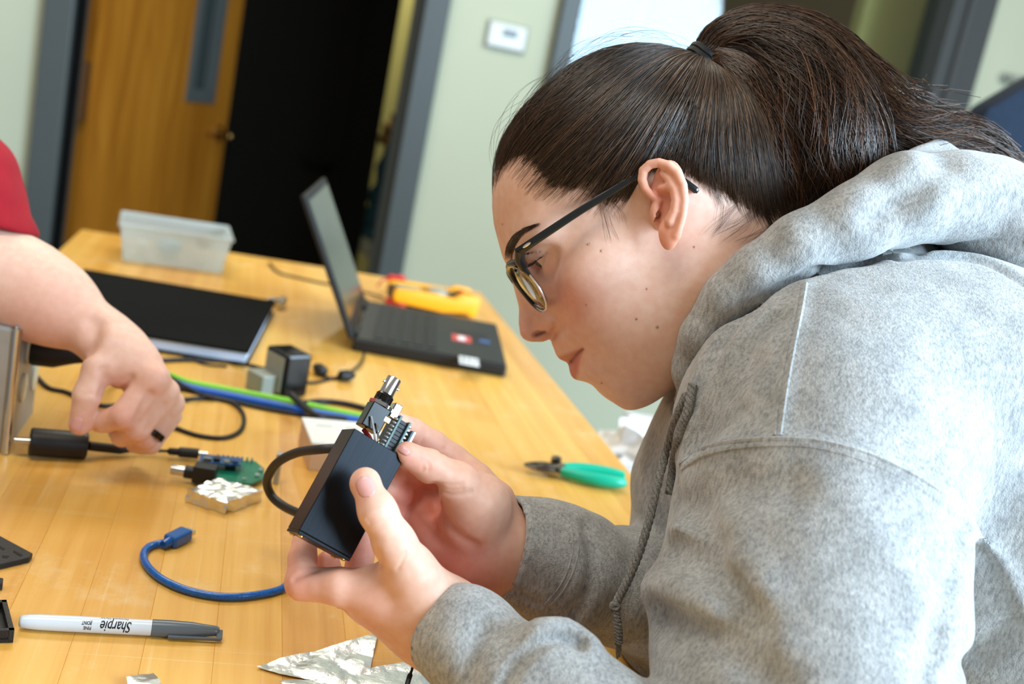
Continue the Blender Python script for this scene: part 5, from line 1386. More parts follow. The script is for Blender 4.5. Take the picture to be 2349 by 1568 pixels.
_CG = [
    ([(1850,628),(1950,606),(2060,586),(2150,582),(2260,598),(2349,646)], 0.0040, 0.004), ([(2060,588),(2140,570),(2240,560),(2349,556)], 0.0030, 0.004),
    ([(1600,980),(1640,890),(1700,800),(1780,725)], 0.0040, 0.010), ([(2010,500),(2080,450),(2140,400),(2165,370)], 0.0025, 0.020),
    ([(2218,1190),(2195,1290),(2160,1420),(2130,1568),(2120,1640)], 0.0045, 0.012), ([(2320,1430),(2240,1500),(2180,1568)], 0.0015, 0.014),
    ([(1330,1478),(1290,1462),(1245,1470),(1194,1508),(1162,1560),(1150,1620)], 0.0038, 0.004), ([(1112,1440),(1085,1500),(1075,1568)], 0.0006, 0.012),
    ([(1125,1325),(1180,1355),(1232,1384)], 0.0018, 0.003), ([(1346,1203),(1360,1262),(1354,1340),(1318,1410)], 0.0042, 0.004), ([(1400,1458),(1450,1468)], 0.0010, 0.004),
    ([(1548,1250),(1600,1275),(1680,1340),(1720,1430)], 0.0010, 0.026), ([(1508,1405),(1570,1430),(1680,1490),(1760,1568)], 0.0012, 0.026), ([(1600,1140),(1690,1110),(1800,1105)], 0.0006, 0.026), ([(1545,1150),(1600,1180),(1640,1240)], 0.0006, 0.02), ([(1720,830),(1640,930),(1590,1010)], 0.0010, 0.020), ([(1690,940),(1630,990),(1585,1030)], 0.0006, 0.014)]
_CR = [
    ([(1555,1210),(1640,1265),(1720,1350)], 0.0010, 0.030), ([(1500,1350),(1600,1400),(1720,1470)], 0.0012, 0.030), ([(1240,1440),(1300,1440),(1350,1475)], 0.0030, 0.016), ([(1560,1062),(1700,1020),(1880,1018),(2090,1090),(2280,1260),(2349,1390)], 0.0012, 0.008), ([(1850,650),(1806,890),(1786,1000)], 0.0006, 0.006)]
_all = on_surf_all(hoodie_sdf0, _CG+_CR); _cg, _cr = _all[:len(_CG)], _all[len(_CG):]
_wl = on_surf(hoodie_sdf0, [(1862,622),(1800,652),(1735,692),(1680,745),(1636,815),(1604,890),(1590,940)], 0.003); _wr = [0.0010,0.0030,0.0048,0.0060,0.0058,0.0045,0.002]
def hoodie_sdf(P):
    t = hoodie_sdf0(P)
    for l, w, k in _cr: t = ridge(t, P, l, w, k)
    i = _near(P, _wl, 0.02)
    if len(i): t[i] = smax(t[i], -chain(P[i], _wl, _wr), 0.007)
    for l, w, k in _cg: t = groove(t, P, l, w, k)
    return t
_ho = sdf_mesh(hoodie_sdf, (-0.085, -0.475, 0.47), (0.605, 0.165, 1.045), 0.0027)
def fleece():
    t = NT('heather_grey_fleece'); b = t.b; tc = t.node('ShaderNodeTexCoord')
    n1 = t.node('ShaderNodeTexNoise', i_Scale=520.0, i_Detail=5.0, i_Roughness=0.65); n2 = t.node('ShaderNodeTexNoise', i_Scale=55.0, i_Detail=3.0)
    mp = t.node('ShaderNodeMapping'); mp.inputs['Scale'].default_value = (1, 1, 0.35); t.link(tc, 'Object', mp, 'Vector')
    t.link(mp, 'Vector', n1, 'Vector'); t.link(tc, 'Object', n2, 'Vector')
    r1 = t.ramp([(0.34, srgb(142, 144, 145)), (0.52, srgb(176, 177, 176)), (0.70, srgb(196, 197, 196))]); t.link(n1, 'Fac', r1, 'Fac')
    r2 = t.ramp([(0.35, srgb(228, 228, 228)), (0.65, (1,1,1,1))]); t.link(n2, 'Fac', r2, 'Fac')
    mx = t.node('ShaderNodeMix', data_type='RGBA', blend_type='MULTIPLY'); mx.inputs['Factor'].default_value = 1.0
    t.link(r1, 'Color', mx, 'A'); t.link(r2, 'Color', mx, 'B'); t.link(mx, 'Result', b, 'Base Color')
    b.inputs['Roughness'].default_value = 0.95; b.inputs['Specular IOR Level'].default_value = 0.1
    b.inputs['Sheen Weight'].default_value = 0.35; b.inputs['Sheen Roughness'].default_value = 0.5
    n3 = t.node('ShaderNodeTexNoise', i_Scale=900.0, i_Detail=3.0); t.link(tc, 'Object', n3, 'Vector')
    bp = t.node('ShaderNodeBump', i_Strength=0.45, i_Distance=0.0015); t.link(n3, 'Fac', bp, 'Height')
    n4 = t.node('ShaderNodeTexNoise', i_Scale=28.0, i_Detail=3.0); t.link(tc, 'Object', n4, 'Vector')
    bp2 = t.node('ShaderNodeBump', i_Strength=0.35, i_Distance=0.006); t.link(n4, 'Fac', bp2, 'Height'); t.link(bp, 'Normal', bp2, 'Normal'); t.link(bp2, 'Normal', b, 'Normal')
    return t.m
M['fleece'] = fleece()
hoodie = np_mesh('hoodie', to_world(_ho[0]), _ho[1], M['fleece'], sitter)
# --- stitched seams lying on the cloth
def seam(pts, r=0.0016, off=-0.0012, double=0, lift=0.0):
    P = [p for p in spline([Vector((x, y, 0)) for x, y in pts], 12)]
    X = np.array([p.x for p in P]); Y = np.array([p.y for p in P])
    h = trace(hoodie_sdf, X, Y); h[:,2] -= off
    # drop samples that jumped to another layer
    ok = np.r_[True, np.abs(np.diff(h[:,2])) < 0.012]; h = h[ok]
    if len(h) < 4: return
    MB().tube([Vector(v) for v in to_world(h)], r, 6).obj('seam', M['fleece'], hoodie, True)
hoodie_loc_fix = hoodie
SEAMS = [[(1560,1062),(1610,1030),(1690,1012),(1790,1006),(1880,1012),(1990,1040),(2090,1086),(2160,1130)],
         [(1566,1076),(1615,1044),(1695,1026),(1795,1020),(1880,1027),(1985,1056),(2080,1102),(2148,1146)],
         [(1850,650),(1838,720),(1822,800),(1806,890),(1790,1000)],
         [(1836,655),(1826,720),(1808,800),(1792,890),(1778,1000)]]
for s_ in SEAMS: seam(s_, 0.0016)
seam([(1282,1176),(1305,1195),(1315,1245),(1305,1300),(1280,1350),(1250,1385)], 0.0005, 0.0)
seam([(1292,1172),(1318,1197),(1328,1247),(1318,1302),(1292,1354),(1262,1388)], 0.0005, 0.0)
# --- drawstrings: three twisted strands each
def cord(pts, r, tw, name='drawstring'):
    hz_ = trace(hoodie_sdf, [p[0] for p in pts], [p[1] for p in pts])[:, 2]
    pts = [(p[0], p[1], min(p[2], h_-r*1.1)) for p, h_ in zip(pts, hz_)]
    P = spline([Vector(cs(*p)) for p in pts], 14); mb = MB(); n = len(P)
    a = [np.array(p) for p in P]
    for s in range(3):
        q = []
        for i in range(n):
            t = a[min(i+1,n-1)]-a[max(i-1,0)]; t = t/np.linalg.norm(t); e1 = np.cross(t, [0,0,1.0]); e1 /= np.linalg.norm(e1); e2 = np.cross(t, e1)
            an_ = i*tw + s*2*math.pi/3; q.append(Vector(to_world(a[i]+(e1*math.cos(an_)+e2*math.sin(an_))*r*0.55)[0]))
        mb.tube(q, r*0.62, 6)
    return mb.obj(name, M['cord'], hoodie, True)
M['cord'] = mat('grey_braided_cord', srgb(128, 126, 122), 0.9, noise=0.5, scale=900)
cord([(1574,905,.752),(1553,955,.744),(1528,1035,.732),(1506,1120,.722),(1490,1190,.716),(1465,1270,.712),(1438,1335,.710),(1414,1382,.710),(1412,1400,.709),(1418,1440,.709),(1420,1475,.710)], 0.0027, 0.75)
cord([(1589,882,.732),(1578,940,.728),(1562,985,.728),(1554,1012,.728),(1545,1065,.728),(1536,1130,.728)], 0.0029, 0.75)
for c_, z in (((1411,1388), .708), ((1558,998), .726)):
    P = [Vector(to_world(cs(c_[0]+9*math.cos(a*1.3), c_[1]+8*math.sin(a*1.3)+a*0.6, z-0.001*math.sin(a)))[0]) for a in range(12)]
    MB().tube(spline(P, 3), 0.0016, 6).obj('knot', M['cord'], hoodie, True)
fr_ = MB()
for k in range(7): fr_.tube([Vector(to_world(cs(1420+(k-3)*1.2, 1472, .710))[0]), Vector(to_world(cs(1419+(k-3)*2.0+2*math.sin(k*2.1), 1490, .710))[0]), Vector(to_world(cs(1418+(k-3)*1.2, 1508+3*math.sin(k), .711))[0])], 0.0003, 4)
fo = fr_.obj('frayed_end', M['cord'], hoodie); fo['kind'] = 'stuff'

# ================================================================== the black enclosure in her hands
enc = thing('electronics_enclosure', 'black brushed aluminium enclosure held in both hands with circuit sticking out', 'enclosure', to_world(bface(0.5, 0.5, -BLc/2))[0])
def brushed():
    t = NT('black_anodised_aluminium'); b = t.b; b.inputs['Base Color'].default_value = srgb(24, 26, 30); b.inputs['Metallic'].default_value = 0.85; b.inputs['Roughness'].default_value = 0.36
    tc = t.node('ShaderNodeTexCoord'); mp = t.node('ShaderNodeMapping'); mp.inputs['Scale'].default_value = (1,1,1); t.link(tc, 'UV', mp, 'Vector')
    n = t.node('ShaderNodeTexNoise', i_Scale=1.0, i_Detail=3.0); m2 = t.node('ShaderNodeMapping'); m2.inputs['Scale'].default_value = (8, 2400, 2400); t.link(tc, 'UV', m2, 'Vector'); t.link(m2, 'Vector', n, 'Vector')
    r = t.ramp([(0.3, srgb(22, 24, 27)), (0.7, srgb(33, 36, 40))]); t.link(n, 'Fac', r, 'Fac'); t.link(r, 'Color', b, 'Base Color')
    return t.m
M['anod'] = brushed()
def Wv(p): return Vector(to_world(p)[0])
EA, EB, EN = [Vector(to_world(v)[0])-CAMP for v in (BXA, BXB, BXN)]
def ebox(name, u0, u1, v0, v1, n0, n1, mt, bev=0.0, parent=None):
    c = BX_A + BXA*(u0+u1)/2 + BXB*(v0+v1)/2 + BXN*(n0+n1)/2
    o = MB().box(Wv(c), u1-u0, v1-v0, abs(n1-n0), X=EA, Y=EB, Z=EN, bev=bev).obj(name, M[mt], parent or enc)
    return o
wt = 0.0018
sh = ebox('front_wall', 0, BLa-0.0022, 0, BLb, -wt, 0, 'anod', 0.0004)
ebox('back_wall', 0, BLa-0.0022, 0, BLb, -BLc, -BLc+wt, 'anod', 0.0004)
ebox('side_wall', 0, BLa-0.0022, 0, wt, -BLc+0.0002, -0.0002, 'anod', 0.0003); ebox('side_wall', 0, BLa-0.0022, BLb-wt, BLb, -BLc+0.0002, -0.0002, 'anod', 0.0003)
ebox('end_cap', BLa-0.0021, BLa, 0.0001, BLb-0.0001, -BLc+0.0001, -0.0001, 'anod', 0.0004)
for o in enc.children:                                   # planar uv along the long axis for the brushed grain
    me = o.data; uv = me.uv_layers.new(name='grain'); base = Vector(enc.location)
    for l in me.loops:
        co = me.vertices[l.vertex_index].co; uv.data[l.index].uv = (co.dot(EA), co.dot(EB)+co.dot(EN)*0.9)
for v_, n_ in ((0.0035, -0.0035), (BLb-0.0035, -0.0035), (0.0035, -BLc+0.0035), (BLb-0.0035, -BLc+0.0035)):
    MB().lathe(Wv(BX_A+BXA*BLa+BXB*v_+BXN*n_), EA, [(0, 0.0019), (0.0006, 0.0019), (0.0011, 0.0012)], 12).obj('screw', M['brass'], enc, True)
ebox('usb_slot', BLa-0.0001, BLa+0.0002, 0.0125, 0.0215, -0.0145, -0.0095, 'blackg')
# circuit standing out of the open end (negative u)
M['pcbd'] = mat('dark_teal_circuit_board', srgb(44, 74, 84), 0.4, noise=0.25, scale=700); M['pcbe'] = mat('board_edge', srgb(96, 122, 120), 0.5); M['redw'] = mat('red_insulation', srgb(140, 24, 26), 0.4)
def board(name, v, u0, n0=-0.0225, n1=-0.0030, mt='pcbd'):
    b = ebox(name, u0, 0.040, v, v+0.0014, n0, n1, mt)
    ebox('board_edge', u0, 0.040, v+0.0001, v+0.0013, n1-0.0002, n1+0.0002, 'pcbe', 0, b); return b
bd1 = board('circuit_board', 0.0230, -0.0225); bd2 = board('circuit_board', 0.0300, -0.0215, -0.0215, -0.0026)
for k in range(9):
    u = -0.0205 + k*0.0026
    ebox('header_block', u, u+0.0021, 0.0246, 0.0298, -0.0062, -0.0044, 'black')
    for v in (0.0219, 0.0320): 
        MB().lathe(Wv(BX_A+BXA*(u+0.001)+BXB*v+BXN*(-0.0048)), -EB if v < 0.025 else EB, [(-0.0012, 0.0010), (0.0004, 0.0010), (0.0016, 0.0005)], 8).obj('solder_pin', M['solder'], enc, True)
ebox('socket_shell', -0.0185, -0.0100, 0.0356, 0.0376, -0.0105, -0.0035, 'chrome', 0.0004)
ebox('daughter_board', -0.0180, 0.0005, 0.0345, 0.0356, -0.0150, -0.0030, 'pcbd')
ebox('socket_shell', -0.0285, -0.0185, 0.0170, 0.0225, -0.0130, -0.0050, 'chrome', 0.0006)
ebox('solder_tab', -0.0175, -0.0135, 0.0140, 0.0190, -0.0060, -0.0030, 'chrome', 0.0006)
# coaxial connector
cb0 = BX_A + BXA*(-0.0135) + BXB*0.0098 + BXN*(-0.0095)
MB().box(Wv(cb0), 0.0165, 0.0130, 0.0125, X=EA, Y=EB, Z=EN, bev=0.0007).obj('connector_block', M['blackg'], enc)
MB().lathe(Wv(cb0-BXA*0.0082), -EA, [(0, 0.0075), (0.0022, 0.0075)], 6).obj('lock_nut', M['chrome'], enc)
th_ = MB().lathe(Wv(cb0-BXA*0.0104), -EA, [(0, 0.0058)]+[(0.0008+0.0006*i, 0.0060 if i % 2 else 0.0055) for i in range(9)]+[(0.0064, 0.0050)], 20); th_.obj('threaded_collar', M['blackg'], enc, True)
br_ = MB().lathe(Wv(cb0-BXA*0.0166), -EA, [(0, 0.0047), (0.0112, 0.0047), (0.0118, 0.0044), (0.0118, 0.0037), (0.004, 0.0036)], 22).obj('connector_barrel', M['chrome'], enc, True)
for s in (-1, 1): MB().lathe(Wv(cb0-BXA*0.0235+BXB*0.0046*s), EB*s, [(0, 0.0010), (0.0012, 0.0010)], 8).obj('bayonet_pin', M['chrome'], enc, True)
for k, q in enumerate((((-0.012,0.006,-0.002),(-0.004,0.012,0.000),(0.002,0.018,-0.004)), ((-0.010,0.011,-0.002),(-0.003,0.016,-0.001),(0.003,0.020,-0.005)))):
    MB().tube(spline([Wv(BX_A+BXA*a+BXB*b+BXN*c) for a, b, c in q], 5), 0.0007, 6).obj('lead_wire', M['chrome' if k else 'steel'], enc, True)
MB().tube(spline([Wv(BX_A+BXA*a+BXB*b+BXN*c) for a, b, c in ((-0.004,0.008,-0.010),(0.000,0.014,-0.006),(0.006,0.018,-0.010))], 5), 0.0014, 8).obj('red_wire', M['redw'], enc, True)
# ================================================================== hair
def hair_mat(name):
    t = NT(name); b = t.b
    at = t.node('ShaderNodeAttribute', attribute_name='tint'); t.link(at, 'Color', b, 'Base Color')
    b.inputs['Roughness'].default_value = 0.34; b.inputs['Specular IOR Level'].default_value = 0.55
    return t.m
M['hair'] = hair_mat('dark_brown_hair')
M['hairbase'] = mat('dark_brown_hair_mass', srgb(30, 22, 17), 0.5, noise=0.3, scale=300)
cr = np.array(CRC)
def head_pt(px, py):
    q = trace(head_c, [px], [py], 0.6, 1.0)[0]-HO; return np.array([q@HF, q@HL, q@HU])
_rt = [hs(1131, 408, 0.0)]
for p in ((1143,402),(1163,380),(1190,364),(1206,384),(1224,410),(1248,428),(1302,440),(1350,455),(1386,470),(1418,472),(1440,462),(1452,440),(1462,412),(1490,396),(1540,392),(1590,408),(1626,436),(1668,450),(1700,478),(1742,500),(1785,520)): _rt.append(head_pt(*p))
_rt.append(np.array([-0.088, 0.030, -0.060])); _rt.append(np.array([-0.092, 0.0, -0.062]))
_rt = np.array(_rt)
_sd = np.r_[0, np.cumsum(np.linalg.norm(np.diff(_rt, axis=0), axis=1))]; _sd /= _sd[-1]
NS, NTT = 90, 26
_s = np.linspace(0, 1, NS)
roots = np.stack([np.interp(_s, _sd, _rt[:, i]) for i in range(3)], -1)
tie_dir = TIEH-cr; tie_r = np.linalg.norm(tie_dir); tie_dir = tie_dir/tie_r
def slerp(a, b, t):
    om = np.arccos(np.clip((a*b).sum(-1, keepdims=True), -1, 1)); so = np.sin(om)+1e-9
    return np.sin((1-t)*om)/so*a + np.sin(t*om)/so*b
rd0 = roots-cr; rd0 = rd0/np.linalg.norm(rd0, axis=1, keepdims=True)
TMIN = -0.10
tt = np.linspace(TMIN, 1, NTT)
mid = rd0 + tie_dir + np.array([0, 1, 0])*(2.2*rd0[:, 1:2]); mid /= np.linalg.norm(mid, axis=1, keepdims=True)
_tb = tt[None, :, None]; _tc = np.clip(_tb, 0, 1)
DIR = slerp(slerp(rd0[:, None, :], mid[:, None, :], _tc), slerp(mid[:, None, :], tie_dir[None, None, :], _tc), _tc)
DIR = np.where(_tb < 0, slerp(rd0[:, None, :], mid[:, None, :], 2*_tb), DIR)
Pd = DIR.reshape(-1, 3); rr_ = np.full(len(Pd), 0.17)
for _ in range(36): rr_ -= head_base((cr+Pd*rr_[:, None]).astype(f32))*0.85
SR = rr_.reshape(NS, NTT)
SR[:, -1] = tie_r
_lift = np.sin(np.clip(tt, 0, 1)*math.pi)**0.7*0.0055 + np.maximum(tt, 0)*0.001
RAD = SR + _lift[None]
RAD = RAD*(1-np.clip((tt-0.80)/0.20, 0, 1)**2)[None] + tie_r*(np.clip((tt-0.80)/0.20, 0, 1)**2)[None]
GRID = cr + DIR*RAD[..., None]                                   # (NS, NTT, 3) hair sheet, camera side
def sheet(s, t, off):
    """points on the hair sheet, bilinear; s,t arrays of equal shape"""
    a = np.clip(s, 0, 1)*(NS-1); i = np.minimum(a.astype(int), NS-2); fa = (a-i)[..., None]
    b = np.clip((t-TMIN)/(1-TMIN), 0, 1)*(NTT-1); j = np.minimum(b.astype(int), NTT-2); fb = (b-j)[..., None]
    p = (GRID[i, j]*(1-fa)*(1-fb) + GRID[i+1, j]*fa*(1-fb) + GRID[i, j+1]*(1-fa)*fb + GRID[i+1, j+1]*fa*fb)
    n = p-cr; n /= np.linalg.norm(n, axis=-1, keepdims=True)
    return p + n*off[..., None]
# base mass under the strands (both sides)
cov = GRID - DIR*(0.0022*np.sin(np.clip(tt, 0.0, 1)*math.pi) + 0.0004 + 0.007*np.clip((0.21-tt)/0.15, 0, 1))[None, :, None]
cv = []
i, j = np.meshgrid(np.arange(NS-1), np.arange(NTT-1), indexing='ij'); q = np.stack([i*NTT+j, (i+1)*NTT+j, (i+1)*NTT+j+1, i*NTT+j+1], -1).reshape(-1, 4)
near = cov.reshape(-1, 3); far_ = near*np.array([1, -1, 1])
Vc, Qc = join_vq([(h2w(near), q), (h2w(far_), q[:, ::-1])])
# ponytail core
PA = [(1612,138,.800,24),(1650,95,.800,42),(1730,88,.797,60),(1815,140,.792,92),(1868,230,.788,112),(1895,330,.786,118),(1905,430,.790,112),(1895,510,.800,90)]
PC = [(1614,142,.798,22),(1650,140,.792,34),(1700,180,.786,52),(1745,260,.782,64),(1775,350,.780,66),(1800,440,.782,60),(1815,520,.790,50)]
PB = [(1612,138,.800,20),(1690,62,.800,22),(1790,50,.800,22),(1890,98,.800,28),(1965,195,.800,42),(2030,285,.800,62),(2120,312,.802,58),(2205,312,.805,50),(2275,335,.808,36),(2350,378,.810,14)]
def pony_sdf(P):
    k = 1/3125.0
    a = chain(P, cc([p[:3] for p in PA]), [p[3]*k*(0.45 if i < 3 else 0.68) for i, p in enumerate(PA)], 0.01)
    b = chain(P, cc([p[:3] for p in PB[:-1]]), [p[3]*k*0.55 for p in PB[:-1]], 0.006)
    c = chain(P, cc([(1960,300,.80),(2040,340,.80),(2120,360,.80)]), [0.014,0.012,0.006], 0.01)
    c = smin(c, chain(P, cc([q[:3] for q in PC]), [q[3]*k*(0.4 if i < 3 else 0.66) for i, q in enumerate(PC)], 0.01), 0.012)
    return smin(smin(a, b, 0.008), c, 0.012)
_pc = sdf_mesh(pony_sdf, *bnds([(1560,20,.75),(2320,540,.85)], 0.03), 0.0025)
Vh, Qh = join_vq([(Vc, Qc), (to_world(_pc[0]), _pc[1])])
hair = np_mesh('hair', Vh, Qh, M['hairbase'], sitter)
# strands on the head
def pal(n, lo=0.0, hi=1.0):
    t = nrng.uniform(lo, hi, n)[:, None]**2.2
    return lin(26, 19, 15)*(1-t) + lin(112, 80, 54)*t
T_ = 16
def head_strands(n, side, s_lo, s_hi):
    s0 = nrng.uniform(s_lo, s_hi, n); t0 = np.where(nrng.random(n) < 0.55, -0.060+nrng.gamma(2.6, 0.040, n), nrng.uniform(0.05, 0.65, n)) + 0.018*np.sin(s0*61+1)+0.012*np.sin(s0*143)+0.010*np.sin(s0*331)
    off = nrng.uniform(-0.0008, 0.0022, n); u = np.linspace(0, 1, T_)[None]
    t = t0[:, None] + (1-t0[:, None])*u
    ph = nrng.uniform(0, 6.28, n)[:, None]; cl = np.sin(s0*230)[:, None]
    s = s0[:, None] + 0.006*np.sin(t*7+ph)*np.sin(math.pi*u) + nrng.normal(0, 0.010, n)[:, None]*u
    o = off[:, None]*np.sin(np.clip(u*1.15, 0, 1)*math.pi)**0.5 + 0.0009*np.maximum(0, cl)*np.sin(math.pi*u) - 0.0012*(1-np.minimum(1, u*6))
    P = sheet(s, t, o); P[..., 1] *= side
    return h2w(P.reshape(-1, 3)).reshape(P.shape), np.clip(0.5+0.5*cl[:, 0], 0, 1)
def rads(n, T, r0=0.00016, r1=0.00026, taper=0.22):
    u = np.linspace(0, 1, T)[None]; r = nrng.uniform(r0, r1, n)[:, None]
    return r*(0.22+0.78*np.minimum(1, u/taper))
allP, allR, allC = [], [], []
for n, sd, a, b in ((6500, 1, 0.0, 1.0), (1700, 1, 0.0, 0.30), (1800, -1, 0.0, 0.35)):
    P, cl = head_strands(n, sd, a, b); allP.append(P); allR.append(rads(n, T_)); c = pal(n)*0.82; allC.append(c*(0.65+0.6*cl[:, None]))
# fine sparse fringe along the hairline
n = 900; s0 = nrng.uniform(0, 1, n); t0 = nrng.uniform(-0.095, 0.02, n); u = np.linspace(0, 1, T_)[None]
t = t0[:, None] + nrng.uniform(0.15, 0.40, n)[:, None]*u; s = s0[:, None] + nrng.normal(0, 0.006, n)[:, None]*u
P = sheet(s, t, 0.0002 + 0.0022*u*np.ones((n, 1))); allP.append(h2w(P.reshape(-1, 3)).reshape(P.shape)); allR.append(rads(n, T_, 0.00006, 0.00011)); allC.append(pal(n, 0.2, 0.9))
# ponytail strands
def bundle(n, G, spread, zr, lo=0.0, hi=1.0, end=(0.8, 1.0), jit=0.0):
    G = np.array(G, float); m_ = len(G); ends = nrng.uniform(*end, n)
    u = np.linspace(0, 1, T_)[None]*ends[:, None]*(m_-1)
    Cg = np.array([cs(*g[:3]) for g in G]); Rg = G[:, 3]/3125.0*spread
    # Catmull-Rom sampling
    Pp = np.concatenate([[2*Cg[0]-Cg[1]], Cg, [2*Cg[-1]-Cg[-2]]]); i = np.minimum(u.astype(int), m_-2); f = (u-i)[..., None]
    p0, p1, p2, p3 = Pp[i], Pp[i+1], Pp[i+2], Pp[i+3]
    ctr = 0.5*(2*p1 + (p2-p0)*f + (2*p0-5*p1+4*p2-p3)*f**2 + (3*p1-p0-3*p2+p3)*f**3)
    dr = 0.5*((p2-p0) + 2*(2*p0-5*p1+4*p2-p3)*f + 3*(3*p1-p0-3*p2+p3)*f**2); dr /= np.linalg.norm(dr, axis=-1, keepdims=True)+1e-9
    R = Rg[i]*(1-f[..., 0]) + Rg[np.minimum(i+1, m_-1)]*f[..., 0]
    al = nrng.uniform(0, 2*math.pi, n)[:, None] + 0.25*np.sin(u*1.3+nrng.uniform(0, 6, n)[:, None]); rho = np.sqrt(nrng.uniform(lo, hi, n))[:, None]
    rho = rho*(1 + jit*nrng.normal(0, 1, n)[:, None]*(u/(m_-1))**2)
    e1 = np.stack([-dr[..., 1], dr[..., 0], 0*dr[..., 0]], -1); e1 /= np.linalg.norm(e1, axis=-1, keepdims=True)+1e-9
    clump = 0.0016*np.sin(al*9)*(u/(m_-1))
    P = ctr + e1*((R*rho*np.cos(al))+clump)[..., None]
    P[..., 2] += R*rho*np.sin(al)*zr
    P += 0.0010*np.sin(u*3.1+nrng.uniform(0, 6, n)[:, None])[..., None]*nrng.normal(0, 1, (n, 1, 3))*(u/(m_-1))[..., None]
    return to_world(P.reshape(-1, 3)).reshape(P.shape), np.clip(0.5+0.5*np.sin(al[:, 0]*9), 0, 1)
for n, G, sp, zr, lo, end, jit in ((5200, PA, 1.0, 0.95, 0.35, (0.82, 1.0), 0.06), (2200, PC, 1.0, 0.9, 0.30, (0.86, 1.0), 0.05), (2300, PB, 1.0, 1.0, 0.10, (0.72, 1.0), 0.18), (500, PB, 1.9, 1.0, 0.2, (0.45, 0.78), 0.3), (260, PA, 1.18, 1.0, 0.8, (0.5, 0.95), 0.2)):
    P, cl = bundle(n, G, sp, zr, lo, 1.0, end, jit); allP.append(P); allR.append(rads(n, T_, 0.00016, 0.00028, 0.02)); allC.append(pal(n, 0.1, 1.0)*(0.65+0.7*cl[:, None])*np.array([1.15, 1.0, 0.92]))
# flyaways over the crown
def flya(n, a, b, h, sd):
    s0 = nrng.uniform(a, b, n); t0 = nrng.uniform(0, 0.5, n); u = np.linspace(0, 1, T_)[None]
    t = t0[:, None]+nrng.uniform(0.15, 0.5, n)[:, None]*u; s = s0[:, None]+nrng.normal(0, 0.02, n)[:, None]*u
    o = 0.001 + nrng.uniform(0.2, 1, n)[:, None]*h*np.sin(u*math.pi*nrng.uniform(0.5, 1, n)[:, None])
    P = sheet(s, t, o); P[..., 1] *= sd; return h2w(P.reshape(-1, 3)).reshape(P.shape)
for n, a, b, h, sd in ((60, 0, 0.12, 0.014, 1), (60, 0, 0.12, 0.014, -1), (110, 0.1, 1.0, 0.007, 1)):
    allP.append(flya(n, a, b, h, sd)); allR.append(rads(n, T_, 0.00008, 0.00012)); allC.append(pal(n, 0.2, 0.9))
# loose short hairs at temple and nape, drawn on the skin
def skin_hairs(rows, r=0.00008):
    for pts, n, sx, sy in rows:
        pts = np.array(pts, float); u = np.linspace(0, 1, T_); k = np.linspace(0, 1, len(pts))
        X = np.interp(u, k, pts[:, 0])[None] + nrng.normal(0, sx, (n, 1))*(0.5+u[None]) + 3*np.sin(u[None]*5+nrng.uniform(0, 6, (n, 1)))
        Y = np.interp(u, k, pts[:, 1])[None] + nrng.normal(0, sy, (n, 1))*(0.5+u[None]*0.8)
        P = trace(head_c, X.ravel(), Y.ravel(), 0.6, 0.95).reshape(n, T_, 3); P[..., 2] -= 0.0005 + 0.0008*np.sin(u*math.pi)[None]
        ok = (np.abs(np.diff(P[..., 2], axis=1)).max(1) < 0.006)
        P = P[ok]; allP.append(to_world(P.reshape(-1, 3)).reshape(P.shape)); rr = rads(len(P), T_, r*0.7, r)[:, ::-1]; allR.append(rr); allC.append(pal(len(P), 0.4, 1.0))
skin_hairs([([(1382,455),(1396,500),(1402,530),(1408,552)], 9, 9, 5), ([(1400,460),(1420,490),(1428,512)], 7, 10, 6), ([(1340,440),(1372,455),(1405,470)], 12, 14, 9),
            ([(1625,430),(1655,470),(1645,515),(1618,545)], 9, 9, 7), ([(1690,470),(1662,500),(1632,535)], 14, 16, 12), ([(1735,488),(1700,520),(1655,545)], 16, 18, 12), ([(1775,512),(1735,542),(1700,556)], 12, 16, 10),
            ([(1578,398),(1612,412),(1642,448),(1652,480)], 14, 4, 4)])
# one long escaped hair below the chin
allP = [p for p in allP if len(p)]; allR = [r for r in allR if len(r)]; allC = [c for c in allC if len(c)]
SP, SRr, SCc = np.concatenate(allP), np.concatenate(allR), np.concatenate(allC)
Vs, Qs = strands_mesh(SP, SRr, 3)
st = np_mesh('hair_strands', Vs, Qs, M['hair'], hair, color=np.repeat(SCc, T_*3, 0)); st['kind'] = 'stuff'
# --- hair tie
ta = np.array([0.58, 0.81, 0.0]); ta /= np.linalg.norm(ta); tc0 = cs(1611, 139, .80); e1 = np.cross(ta, [0, 0, 1.0]); e2 = np.cross(ta, e1)
for k, o_ in enumerate((-0.0045, 0.0, 0.0045)):
    ring = [Vector(to_world(tc0 + ta*(o_+0.0008*math.sin(3*a)) + (e1*math.cos(a)*1.05 + e2*math.sin(a))*(0.0112-0.0006*abs(k-1)))[0]) for a in np.linspace(0, 2*math.pi, 33)]
    MB().tube(ring, 0.0030, 8).obj('hair_tie', M['rubber'], sitter, True)
